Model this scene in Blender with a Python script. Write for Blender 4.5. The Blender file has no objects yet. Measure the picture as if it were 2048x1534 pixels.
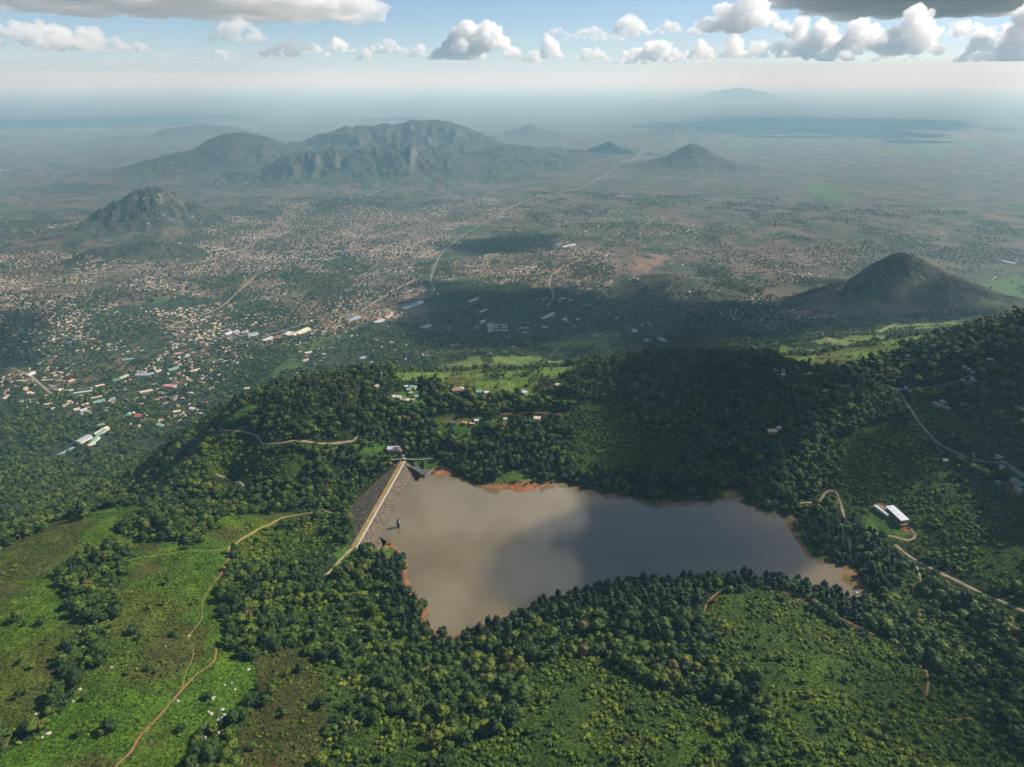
import bpy, bmesh, math, random
import numpy as np
from mathutils import Vector

C = bpy.context.scene
COL = C.collection
RNG = np.random.default_rng(7)
random.seed(7)

# ---------------------------------------------------------------- camera
CAM_Z, PITCH, FPX = 600.0, math.radians(23.5), 1400.0      # focal length in pixels of a 2048 px wide frame
cam_data = bpy.data.cameras.new('camera')
cam_data.sensor_width = 36.0
cam_data.lens = FPX / 2048 * 36
cam_data.clip_start = 1.0
cam_data.clip_end = 400000.0
cam = bpy.data.objects.new('camera', cam_data)
COL.objects.link(cam)
cam.location = (0, 0, CAM_Z)
cam.rotation_euler = (math.pi / 2 - PITCH, 0, 0)
C.camera = cam

# ---------------------------------------------------------------- sky, sun, exposure
SUN_EL, SUN_AZ = math.radians(40), math.radians(20)        # azimuth from +x towards +y
SUN = np.array([math.cos(SUN_EL) * math.cos(SUN_AZ), math.cos(SUN_EL) * math.sin(SUN_AZ), math.sin(SUN_EL)])
world = bpy.data.worlds.new('World')
C.world = world
world.use_nodes = True
wn = world.node_tree
bg = wn.nodes['Background']
sky = wn.nodes.new('ShaderNodeTexSky')
sky.sky_type = 'NISHITA'
sky.sun_disc = False
sky.sun_elevation = SUN_EL
sky.sun_rotation = math.pi / 2 - SUN_AZ
sky.altitude = 1900
sky.air_density = 0.8
sky.dust_density = 1.2
sky.ozone_density = 2.5
wn.links.new(sky.outputs[0], bg.inputs[0])
bg.inputs[1].default_value = 0.082
sl = bpy.data.lights.new('sun', 'SUN')
sl.energy = 5.0
sl.angle = math.radians(0.5)
sl.color = (1.0, 0.95, 0.85)
sun = bpy.data.objects.new('sun', sl)
COL.objects.link(sun)
sun.rotation_euler = Vector(SUN).to_track_quat('Z', 'Y').to_euler()
sun.location = (0, 0, 5000)

C.view_settings.view_transform = 'Standard'
C.view_settings.look = 'None'
C.view_settings.gamma = 1
C.view_settings.exposure = 0.5
C.render.engine = 'CYCLES'
cy = C.cycles
cy.max_bounces = 12
cy.diffuse_bounces = 2
cy.glossy_bounces = 2
cy.transmission_bounces = 2
cy.volume_bounces = 9
cy.transparent_max_bounces = 24
cy.use_denoising = True
cy.sample_clamp_indirect = 6.0

# ---------------------------------------------------------------- camera geometry helpers (pixels of the 2048 x 1534 photograph)
cp, sp = math.cos(PITCH), math.sin(PITCH)
def ray(px, py):
    u = (np.asarray(px, float) - 1024) / FPX
    v = (767 - np.asarray(py, float)) / FPX
    return u, cp + v * sp, -sp + v * cp
def W(px, py, z):
    a, b, c = ray(px, py)
    t = (z - CAM_Z) / c
    return np.stack([a * t, b * t, np.zeros_like(t) + z], -1)
def WD(px, py, D):
    """point at horizontal distance D along the pixel's ray"""
    a, b, c = ray(px, py)
    t = D / np.hypot(a, b)
    return np.stack([a * t, b * t, CAM_Z + c * t], -1)
def project(x, y, z):
    dz = z - CAM_Z
    d = y * cp - dz * sp
    up = y * sp + dz * cp
    d = np.where(d < 1, 1, d)
    return 1024 + FPX * x / d, 767 - FPX * up / d

# ---------------------------------------------------------------- noise
def _hash(ix, iy, seed):
    h = (ix.astype(np.int64) * 374761393 + iy.astype(np.int64) * 668265263 + seed * 144665) & 0xffffffff
    h = ((h ^ (h >> 13)) * 1274126177) & 0xffffffff
    h = (h ^ (h >> 16)) & 0xffffff
    return h / float(0xffffff)
def vnoise(x, y, seed=0):
    ix, iy = np.floor(x), np.floor(y)
    fx, fy = x - ix, y - iy
    fx = fx * fx * fx * (fx * (fx * 6 - 15) + 10); fy = fy * fy * fy * (fy * (fy * 6 - 15) + 10)
    a = _hash(ix, iy, seed); b = _hash(ix + 1, iy, seed)
    c = _hash(ix, iy + 1, seed); d = _hash(ix + 1, iy + 1, seed)
    return (a + (b - a) * fx) * (1 - fy) + (c + (d - c) * fx) * fy
def fbm(x, y, octaves=4, seed=0, ridged=False):
    s = 0; amp = 1; tot = 0
    for k in range(octaves):
        n = vnoise(x, y, seed + k * 17)
        if ridged: n = 1 - np.abs(2 * n - 1)
        s = s + amp * n; tot += amp
        x, y = x * 2.03 + 13.7, y * 2.03 + 7.1
        amp *= 0.5
    return s / tot
def vnoise3(p, seed=0):
    i = np.floor(p); f = p - i; f = f * f * (3 - 2 * f)
    def h(dx, dy, dz): return _hash(i[:, 0] + dx + (i[:, 2] + dz) * 57, i[:, 1] + dy + (i[:, 2] + dz) * 131, seed)
    fx, fy, fz = f[:, 0], f[:, 1], f[:, 2]
    def lay(dz):
        return (h(0, 0, dz) * (1 - fx) + h(1, 0, dz) * fx) * (1 - fy) + (h(0, 1, dz) * (1 - fx) + h(1, 1, dz) * fx) * fy
    return lay(0) * (1 - fz) + lay(1) * fz
def sstep(a, b, x):
    t = np.clip((x - a) / (b - a), 0, 1)
    return t * t * (3 - 2 * t)
def inpoly(px, py, poly):
    poly = np.asarray(poly, float)
    ins = np.zeros(np.shape(px), bool)
    n = len(poly)
    for i in range(n):
        x0, y0 = poly[i]; x1, y1 = poly[(i + 1) % n]
        if y0 == y1: continue
        cond = ((y0 > py) != (y1 > py)) & (px < (x1 - x0) * (py - y0) / (y1 - y0) + x0)
        ins ^= cond
    return ins
def segdist(x, y, pts, closed=False):
    """distance to a polyline, and the parameter along it (in points)"""
    pts = np.asarray(pts, float)
    best = np.full(np.shape(x), 1e18); par = np.zeros(np.shape(x))
    n = len(pts)
    for i in range(n if closed else n - 1):
        ax, ay = pts[i][:2]; bx, by = pts[(i + 1) % n][:2]
        dx, dy = bx - ax, by - ay
        L2 = dx * dx + dy * dy + 1e-9
        t = np.clip(((x - ax) * dx + (y - ay) * dy) / L2, 0, 1)
        d = (x - ax - t * dx) ** 2 + (y - ay - t * dy) ** 2
        m = d < best
        best = np.where(m, d, best); par = np.where(m, i + t, par)
    return np.sqrt(best), par

# ---------------------------------------------------------------- the lie of the land
LAKE_PX = [(812, 958), (824, 963), (838, 964), (846, 957), (853, 951), (880, 951), (915, 952), (940, 968), (985, 978), (1015, 980),
           (1046, 986), (1080, 976), (1117, 963), (1130, 968), (1165, 978), (1200, 986), (1250, 995), (1300, 1001), (1360, 1005),
           (1420, 1003), (1450, 998), (1456, 988), (1465, 980), (1476, 990), (1482, 1003), (1530, 1020), (1560, 1028), (1600, 1038),
           (1600, 1041), (1566, 1045), (1580, 1060), (1600, 1092), (1612, 1112), (1630, 1122), (1645, 1132), (1658, 1121), (1690, 1138),
           (1704, 1145), (1676, 1147), (1685, 1164), (1706, 1175), (1718, 1176), (1730, 1186), (1732, 1193), (1700, 1194), (1650, 1178),
           (1600, 1162), (1540, 1153), (1480, 1152), (1420, 1150), (1360, 1156), (1330, 1164), (1314, 1148), (1302, 1146), (1296, 1160), (1250, 1160), (1180, 1176), (1100, 1196),
           (1030, 1225), (960, 1252), (905, 1272), (880, 1268), (862, 1252), (848, 1234), (858, 1218), (846, 1205), (826, 1180), (812, 1150), (818, 1130),
           (806, 1110), (790, 1090), (765, 1073), (745, 1072)]
LAKE = W(np.array([p[0] for p in LAKE_PX]), np.array([p[1] for p in LAKE_PX]), 0.0)[:, :2]
CREST = 10.0
DA, DB = W(807, 921, CREST)[:2], W(710, 1092, CREST)[:2]     # dam crest, far and near end
DV = (DB - DA); DL = np.hypot(*DV); DV = DV / DL
DN = np.array([DV[1], -DV[0]])
if DN[0] > 0: DN = -DN                                        # downstream, away from the water
USL, DSL, CW = 1.65, 1.75, 4.2
# where the downstream face meets the ground
TOE_PX = np.array([(786,934),(745,968),(715,998),(701,1014),(706,1040),(708,1062),(703,1080),(698,1094)], float)
_a, _b, _c0 = ray(TOE_PX[:, 0], TOE_PX[:, 1])
_tl = _a * DN[0] + _b * DN[1]; _t0 = -(DA[0] * DN[0] + DA[1] * DN[1])
_l = (CREST + CW / DSL - _t0 / DSL - CAM_Z) / (_c0 + _tl / DSL)
TOE = np.stack([_a * _l, _b * _l, CAM_Z + _c0 * _l], 1)
TOE_S = (TOE[:, 0] - DA[0]) * DV[0] + (TOE[:, 1] - DA[1]) * DV[1]
TOE_T = (TOE[:, 0] - DA[0]) * DN[0] + (TOE[:, 1] - DA[1]) * DN[1]
def toe_t(s): return np.interp(s, TOE_S, TOE_T)
def dam_profile(x, y):
    s = (x - DA[0]) * DV[0] + (y - DA[1]) * DV[1]
    t = (x - DA[0]) * DN[0] + (y - DA[1]) * DN[1]
    z = np.where(t > 0, CREST - np.maximum(t - CW, 0) / DSL, CREST - np.maximum(-t - CW, 0) / USL)
    return s, t, z

CTRL = [  # pixel x, pixel y, height: what the picture shows of the near ground
 (1046,970,2),(960,958,4),(1200,972,4),(1300,990,3),(1400,990,4),(1450,985,2),(1520,1005,4),(1590,1025,3),(1600,1065,2.5),(1630,1100,3),(1680,1120,3),(1720,1160,3),(1760,1195,3),
 (860,925,9),(795,897,15),(760,905,14),(700,880,38),(560,885,45),(445,862,40),(425,868,36),(397,915,26),(374,955,14),(356,993,-6),(400,858,-90),(350,920,-95),(318,975,-95),(270,1000,-140),
 (480,800,70),(600,780,80),(700,765,88),(800,800,70),(950,800,72),(1050,795,75),(1150,775,92),(1250,750,108),(1350,742,115),(1450,735,118),
 (1550,755,108),(1650,755,100),(1750,765,92),(1790,775,98),(1900,722,155),(2000,675,195),(2060,648,215),(2200,600,250),
 (900,850,45),(1070,838,58),(1000,905,22),(1100,905,24),(1250,900,32),(1250,835,62),(1400,905,36),(1550,862,66),(1400,805,88),(1600,955,20),
 (1700,905,50),(1800,855,80),(1870,892,76),(1950,822,118),(2048,762,165),(2000,945,78),(2048,1000,75),(1785,1025,26),(1690,1030,11),(1640,990,13),
 (1830,1080,21),(1900,1140,26),(2030,1215,40),(2048,1100,56),(1950,1055,50),(2300,1000,130),(2300,800,220),(2300,1250,70),(2500,1500,120),
 (1760,1220,8),(1850,1260,18),(1800,1300,30),(2000,1310,42),(2048,1410,62),(1850,1380,50),(1930,1445,62),
 (1500,1180,38),(1420,1202,38),(1350,1192,24),(1290,1182,12),(1250,1200,22),(1150,1218,20),(1560,1185,34),(1620,1208,30),(1450,1166,14),(1540,1172,14),(1050,1250,16),(960,1285,9),(900,1300,4),(880,1310,5),(1600,1230,36),(1700,1270,30),
 (1000,1310,18),(1200,1310,34),(1400,1310,50),(1550,1280,52),(1700,1310,42),(1600,1400,66),(1400,1450,62),(1200,1450,56),(1000,1450,46),(800,1350,30),
 (760,1180,9),(790,1220,10),(820,1290,12),(700,1160,13),(620,1150,18),(700,1260,22),(600,1300,36),(500,1450,60),(700,1500,55),(1000,1534,60),(1400,1534,76),(1800,1500,76),
 (1000,1900,80),(200,1900,95),(1800,1900,100),(1000,2600,85),(-400,1800,90),(2500,1900,140),
 (560,1040,14),(455,1100,34),(480,1072,27),(330,1018,22),(250,1022,27),(100,1045,32),(0,1090,34),(200,1100,46),(300,1200,56),(100,1250,66),(0,1200,60),(250,1400,76),(0,1450,86),(250,1534,86),
 (-200,1180,40),(-300,1350,70),(-500,1500,90),
 (600,1018,-12),(540,1012,-22),(450,1000,-40),(560,965,8),(450,960,6),(620,930,22),(655,975,-2),
 (330,1000,-110),(230,1000,-140),(100,1018,-120),(0,1050,-110),(-150,1120,-80),
 (200,975,-230),(60,985,-230),(-150,1000,-230),(100,940,-300),(0,900,-345),(260,930,-285),(330,900,-310),(150,880,-335),(300,850,-345),(400,815,-350),(200,800,-362),(0,800,-365),(480,770,-352),(-200,900,-340),(-400,850,-350),
 (560,745,-340),(680,730,-320),(700,690,-370),(500,700,-385),(200,700,-390),(0,700,-392),
 (760,745,-260),(850,745,-170),(950,758,-125),(950,725,-190),(1040,770,-100),(900,712,-250),(1100,735,-170),(1180,715,-190),(1060,700,-270),(1240,680,-230),(1250,650,-300),(850,690,-345),(1000,670,-365),(1300,690,-170),
 (1450,690,-140),(1450,660,-290),(1600,720,-40),(1650,695,-110),(1720,700,-90),(1600,680,-190),(1700,660,-240),(1800,690,-60),(1830,655,-190),(1900,640,-240),(1550,640,-350),(1750,630,-320),(2000,632,-180),(2100,600,-220),
 (700,620,-430),(300,620,-430),(0,620,-430),(1000,610,-425),(1300,620,-410),(1550,610,-400),(1900,600,-330),(2300,560,-300),
]
cw = [W(p[0], p[1], p[2]) for p in CTRL]
for p in LAKE[::2]: cw.append(np.array([p[0], p[1], 0.4]))
for (qx, qy, qz) in TOE:                                       # the valley the dam closes
    cw.append(np.array([qx, qy, qz + .3]))
    cw.append(np.array([qx + DN[0] * 22, qy + DN[1] * 22, qz + 1.0])); cw.append(np.array([qx + DN[0] * 60, qy + DN[1] * 60, qz - 1.0]))
for q in (DA, DB): cw.append(np.array([q[0], q[1], 8.0]))
for a in range(-180, 181, 15):                                  # plateau behind and beside, plain in front
    for r in (700, 1500, 2600, 3600):
        a_ = math.radians(a)
        if abs(a) <= 50: continue
        if r == 700 and abs(a) < 70: continue
        z = 120 + 0.04 * r if (a > 50 or a < -120) else (90 if r == 700 else -60 if r == 1500 else -380)
        if a > 50 and a < 75: z = 130 if r < 2000 else -120 if r < 3000 else -300
        cw.append(np.array([r * math.sin(a_), r * math.cos(a_), z]))
def plain_z(r):
    return np.interp(r, [0, 1800, 2500, 3500, 5000, 10000, 20000, 60000], [-345, -355, -395, -440, -490, -550, -610, -650])
for a in range(-48, 49, 8):
    for r in (3700, 4300):
        a_ = math.radians(a); cw.append(np.array([r * math.sin(a_), r * math.cos(a_), float(plain_z(r))]))
cw = np.array(cw)
KC = 30.0
def _ker(dx, dy): return np.sqrt(dx * dx + dy * dy + KC * KC)
_n = len(cw)
_A = np.zeros((_n + 3, _n + 3))
_A[:_n, :_n] = -_ker(cw[:, None, 0] - cw[None, :, 0], cw[:, None, 1] - cw[None, :, 1]) + np.eye(_n) * -2.0 * 0 + np.eye(_n) * 4.0
_P = np.stack([np.ones(_n), cw[:, 0] / 1000, cw[:, 1] / 1000], 1)
_A[:_n, _n:] = _P; _A[_n:, :_n] = _P.T
_c = np.linalg.solve(_A, np.concatenate([cw[:, 2], np.zeros(3)]))
def near_z(x, y):
    out = _c[_n] + _c[_n + 1] * x / 1000 + _c[_n + 2] * y / 1000
    for i in range(_n):
        out = out - _c[i] * _ker(x - cw[i, 0], y - cw[i, 1])
    return out

# hills standing on the plain: (skyline pixels, distance, half width in metres, roughness)
HILLS = [
 ([(238,405),(262,385),(300,373),(335,380),(372,408)], 6400, 240, .36),
 ([(520,345),(572,312),(620,306),(680,304),(740,300),(780,290),(815,285),(850,297),(885,304),(925,322),(960,345)], 9100, 500, .50),
 ([(610,285),(640,270),(700,252),(760,252),(830,243),(885,241),(920,252),(960,268),(1010,290),(1080,298)], 11900, 800, .40),
 ([(385,300),(420,278),(450,268),(490,264),(530,272),(580,292)], 10400, 700, .22),
 ([(1330,312),(1360,296),(1385,286),(1410,296),(1440,315)], 10300, 360, .24, 'cone'),
 ([(1690,570),(1745,534),(1785,517),(1805,515),(1840,532),(1880,560),(1935,594),(2000,628)], 3500, 200, .13),
 ([(1240,572),(1290,550),(1340,546),(1390,562),(1425,582)], 3620, 230, .10),
 ([(630,408),(700,394),(770,396),(830,410)], 6700, 300, .10),
 ([(180,500),(290,482),(400,490)], 5050, 150, .10),
 ([(1195,292),(1215,282),(1235,292)], 12600, 220, .2), ([(1325,250),(1350,238),(1380,250)], 17000, 420, .2), ([(1035,256),(1060,247),(1090,258)], 16000, 380, .2),
 ([(405,200),(430,186),(455,200)], 52000, 1000, .2), 
 ([(1425,163),(1445,152),(1470,148),(1500,147),(1522,160)], 50000, 900, .12),

 ([(960,300),(1000,288),(1060,292),(1100,304)], 10800, 420, .25), ([(980,325),(1040,312),(1090,318)], 10000, 320, .2),
 ([(340,255),(400,248),(460,252)], 18000, 400, .2),
]
HILLW = []
for px, D, w, ro, *cone in HILLS:
    pts = WD(np.array([p[0] for p in px], float), np.array([p[1] for p in px], float), D)
    HILLW.append((pts, D, w, ro, bool(cone)))
def hills(x, y, base):
    r = np.hypot(x, y)
    add = np.zeros_like(x); rock = np.zeros_like(x)
    for k, (pts, D, w, ro, cone) in enumerate(HILLW):
        cx, cyy = pts[:, 0].mean(), pts[:, 1].mean()
        R = np.hypot(pts[:, 0] - cx, pts[:, 1] - cyy).max() + w * 5.5
        m = np.hypot(x - cx, y - cyy) < R
        if not m.any(): continue
        xm, ym = x[m], y[m]
        d, par = segdist(xm, ym, pts)
        top = np.interp(par, np.arange(len(pts)), pts[:, 2]) - base[m]
        if ro > .37: top = top + (fbm(xm / 110, ym / 110, 3, seed=70 + k, ridged=True) - .55) * 70
        nz = fbm(xm / w * 1.1 + k * 9, ym / w * 1.1, 3, seed=40 + k)
        t = d / (w * (0.72 + 0.56 * nz))
        prof = 0.62 * np.exp(-(t ** 1.5) * 0.9) + 0.38 / (1 + (t * 1.15) ** 2.4)
        if cone: prof = .75 * np.exp(-t * .95) + .25 / (1 + (t * .8) ** 2.2) + .13 * np.exp(-(t * 2.2) ** 2) * 0
        prof = prof - 0.38 / (1 + (5.2 * 1.15) ** 2.4)
        rg = fbm(xm / w * 2.3, ym / w * 2.3, 6, seed=60 + k, ridged=True) - 0.55
        env = np.clip(prof * 1.6, 0, 1) * np.clip(t * 2.2, .25, 1)
        a = top * np.clip(prof, 0, None) + top * ro * (1.5 if ro > .25 else .9) * rg * env
        add[m] = np.maximum(add[m], np.clip(a, 0, None))
        rock[m] = np.maximum(rock[m], np.clip(prof * 2 - .25, 0, 1) * min(1, ro * 3.5))
    return add, rock

def land(x, y):
    """height of the ground and the masks the ground material reads"""
    x = np.asarray(x, float); y = np.asarray(y, float)
    r = np.hypot(x, y)
    base = plain_z(r)
    w = 1 - sstep(2900, 4000, r)
    z = base.copy()
    m = w > 0
    z[m] = near_z(x[m], y[m]) * w[m] + base[m] * (1 - w[m])
    # undulation
    far = sstep(1500, 4000, r)
    z += (fbm(x / 700, y / 700, 4, seed=3) - .5) * (26 * far) + (fbm(x / 4200, y / 4200, 3, seed=5) - .5) * 90 * sstep(6000, 20000, r)
    d, _ = segdist(x, y, LAKE, True) if True else (0, 0)
    ins = inpoly(x, y, LAKE)
    sd = np.where(ins, -d, d)
    calm = sstep(15, 120, sd)
    z += calm * (1 - far) * ((fbm(x / 160, y / 160, 4, seed=8) - .5) * 22 + (fbm(x / 45, y / 45, 2, seed=9) - .5) * 4)
    # gullies on the escarpment
    es = sstep(30, -60, z) * sstep(-380, -300, z) * (1 - sstep(1900, 2600, r))
    z += es * (fbm(x / 210, y / 420, 4, seed=12, ridged=True) - .55) * 55
    h, rock = hills(x, y, base)
    z = z + h
    s, t, dz = dam_profile(x, y)
    down = sstep(-4, 14, t) * sstep(-45, -4, s) * (1 - sstep(DL + 2, DL + 45, s)) * (1 - sstep(150, 230, t))
    lift = np.maximum(z, 0.15 + 0.07 * np.minimum(sd, 40)) - z
    z = z + np.where(sd > 0, lift, 0) * (1 - sstep(60, 170, sd)) * (1 - down)
    z = np.where((sd > 0) & (sd < 60), np.minimum(z, 0.2 + 0.06 * np.minimum(sd, 12) + np.maximum(sd - 12, 0) * .55), z)
    z = np.where(ins, -0.05 - np.minimum(-sd * .25, 9), z)
    foot = (s > 2) & (s < DL - 2) & (t > -34) & (t < toe_t(np.clip(s, 0, DL)))
    z = np.where(foot, np.minimum(z, dz - 1.2), z)
    return z, sd, rock

# ---------------------------------------------------------------- node helpers
class NT:
    def __init__(s, mat_or_tree, clear=True):
        s.t = mat_or_tree
        if clear: s.t.nodes.clear()
    def n(s, typ, inputs=None, **kw):
        nd = s.t.nodes.new(typ)
        for k, v in kw.items(): setattr(nd, k, v)
        for k, v in (inputs or {}).items():
            if isinstance(v, bpy.types.NodeSocket): s.t.links.new(v, nd.inputs[k])
            else: nd.inputs[k].default_value = v
        return nd
    def math(s, op, a, b=0.0, c=None, clamp=False):
        i = {0: a, 1: b}
        if c is not None: i[2] = c
        return s.n('ShaderNodeMath', i, operation=op, use_clamp=clamp).outputs[0]
    def mix(s, f, a, b, blend='MIX'):
        nd = s.n('ShaderNodeMix', data_type='RGBA', blend_type=blend)
        for k, v in ((0, f), (6, a), (7, b)):
            if isinstance(v, bpy.types.NodeSocket): s.t.links.new(v, nd.inputs[k])
            else: nd.inputs[k].default_value = v if k == 0 else (v[0], v[1], v[2], 1)
        return nd.outputs[2]
    def noise(s, vec, scale, detail=3, rough=.55, dist=0.0):
        return s.n('ShaderNodeTexNoise', {'Vector': vec, 'Scale': scale, 'Detail': detail, 'Roughness': rough, 'Distortion': dist}).outputs[0]
    def rng(s, v, a, b, c=0.0, d=1.0, smooth=True):
        return s.n('ShaderNodeMapRange', {0: v, 1: a, 2: b, 3: c, 4: d}, interpolation_type='SMOOTHSTEP' if smooth else 'LINEAR').outputs[0]
    def attr(s, name, out='Fac'):
        return s.n('ShaderNodeAttribute', attribute_name=name).outputs[out]
    def out(s, sh, socket='Surface'):
        o = next((x for x in s.t.nodes if x.type == 'OUTPUT_MATERIAL'), None) or s.n('ShaderNodeOutputMaterial')
        s.t.links.new(sh, o.inputs[socket])
def new_mat(name):
    m = bpy.data.materials.new(name); m.use_nodes = True
    return m, NT(m.node_tree)
def simple_mat(name, col, rough=.7, var=.25, scale=.5, metal=0.0, var2=None, spec=.3, objvar=0.0):
    m, g = new_mat(name)
    pos = g.n('ShaderNodeNewGeometry').outputs['Position']
    f = g.rng(g.noise(pos, scale, 4), .3, .7, 1 - var, 1 + var)
    c = g.mix(1.0, col, (1, 1, 1), 'MULTIPLY')
    h = g.n('ShaderNodeHueSaturation', {'Color': c, 'Value': f})
    c = h.outputs[0]
    if objvar:
        rnd = g.n('ShaderNodeObjectInfo').outputs['Random']
        c = g.n('ShaderNodeHueSaturation', {'Color': c, 'Value': g.rng(rnd, 0, 1, 1 - objvar, 1 + objvar, False)}).outputs[0]
    if var2:
        c = g.mix(g.rng(g.noise(pos, scale * 3, 3), .5, .7), c, var2)
    b = g.n('ShaderNodeBsdfPrincipled', {'Base Color': c, 'Roughness': rough, 'Metallic': metal, 'Specular IOR Level': spec})
    g.out(b.outputs[0])
    return m

# ---------------------------------------------------------------- object helpers
def link(o, parent=None):
    COL.objects.link(o)
    if parent is not None: o.parent = parent
    return o
def mesh_obj(name, verts, faces, mat=None, parent=None, smooth=False, mats=None, midx=None):
    me = bpy.data.meshes.new(name)
    me.from_pydata([tuple(v) for v in verts], [], [tuple(f) for f in faces])
    for m in (mats or ([mat] if mat else [])): me.materials.append(m)
    if midx is not None: me.polygons.foreach_set('material_index', np.asarray(midx, np.int32))
    if smooth: me.polygons.foreach_set('use_smooth', np.ones(len(faces), bool))
    me.update()
    return link(bpy.data.objects.new(name, me), parent)
def tag(o, label=None, cat=None, group=None, kind=None):
    if label: o['label'] = label
    if cat: o['category'] = cat
    if group: o['group'] = group
    if kind: o['kind'] = kind
    return o
def thing(name, label, cat, loc=(0, 0, 0), rz=0.0, group=None, scale=1.0):
    o = bpy.data.objects.new(name, None)
    o.empty_display_size = 2
    COL.objects.link(o)
    o.location = loc; o.rotation_euler = (0, 0, rz); o.scale = (scale,) * 3 if np.isscalar(scale) else scale
    return tag(o, label, cat, group)

# ---------------------------------------------------------------- ground sheet on a polar grid (fine close to the valley, coarse far out)
AZ = np.concatenate([np.linspace(-math.pi, -.93, 34)[:-1], np.linspace(-.93, .93, 860), np.linspace(.93, math.pi, 34)[1:]])
RR = np.concatenate([[2, 60, 120, 180, 230, 265], np.geomspace(290, 2600, 360), np.geomspace(2600, 13500, 300)[1:], np.geomspace(13500, 230000, 80)[1:]])
GA, GR = np.meshgrid(AZ, RR)
GX, GY = GR * np.sin(GA), GR * np.cos(GA)
GZ, GSD, GROCK = land(GX.ravel(), GY.ravel())
GZ = GZ.reshape(GX.shape); GSD = GSD.reshape(GX.shape); GROCK = GROCK.reshape(GX.shape)
_m = GR > 2500
GZ[-1] -= 60
def ground(x, y):
    """height of the ground mesh itself"""
    x = np.asarray(x, float); y = np.asarray(y, float)
    r = np.hypot(x, y); a = np.arctan2(x, y)
    i = np.clip(np.searchsorted(RR, r) - 1, 0, len(RR) - 2); j = np.clip(np.searchsorted(AZ, a) - 1, 0, len(AZ) - 2)
    fr = np.clip((r - RR[i]) / (RR[i + 1] - RR[i]), 0, 1); fa = np.clip((a - AZ[j]) / (AZ[j + 1] - AZ[j]), 0, 1)
    return (GZ[i, j] * (1 - fa) + GZ[i, j + 1] * fa) * (1 - fr) + (GZ[i + 1, j] * (1 - fa) + GZ[i + 1, j + 1] * fa) * fr
def ground_at(px, py, rmin=270.0, rmax=60000.0):
    """first ground point on the ray of a photograph pixel -> (n, 3)"""
    px = np.atleast_1d(np.asarray(px, float)); py = np.atleast_1d(np.asarray(py, float))
    a, b, c = ray(px, py)
    h = np.hypot(a, b); dx, dy, dz = a / h, b / h, c / h
    r = np.full(px.shape, rmin); done = np.zeros(px.shape, bool)
    lo = r.copy(); hi = np.full(px.shape, rmax)
    act = np.arange(px.size)
    while act.size:
        nr = r[act] * 1.012
        zz = CAM_Z + dz[act] * nr
        hit = zz < ground(dx[act] * nr, dy[act] * nr)
        lo[act] = r[act]; r[act] = nr
        hi[act[hit]] = nr[hit]
        gone = nr > rmax
        act = act[~hit & ~gone]
    for _ in range(14):
        mid = (lo + hi) / 2
        below = CAM_Z + dz * mid < ground(dx * mid, dy * mid)
        hi = np.where(below, mid, hi); lo = np.where(below, lo, mid)
    return np.stack([dx * hi, dy * hi, ground(dx * hi, dy * hi)], -1)

# what can be seen: range to the first ground along each pixel, on a coarse raster
VX = np.arange(-200, 2260, 8.0); VY = np.arange(172, 1640, 6.0)
_vx, _vy = np.meshgrid(VX, VY)
_g = ground_at(_vx.ravel(), _vy.ravel(), 270, 40000)
VD = np.hypot(_g[:, 0], _g[:, 1]).reshape(_vx.shape)
def visible(x, y, z, slack=.05):
    px, py = project(x, y, z)
    i = np.clip(np.round((py - VY[0]) / 6).astype(int), 0, len(VY) - 1); j = np.clip(np.round((px - VX[0]) / 8).astype(int), 0, len(VX) - 1)
    fr = (px > -60) & (px < 2110) & (py > 150) & (py < 1590)
    return fr & (np.hypot(x, y) < VD[i, j] * (1 + slack) + 12)

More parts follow.
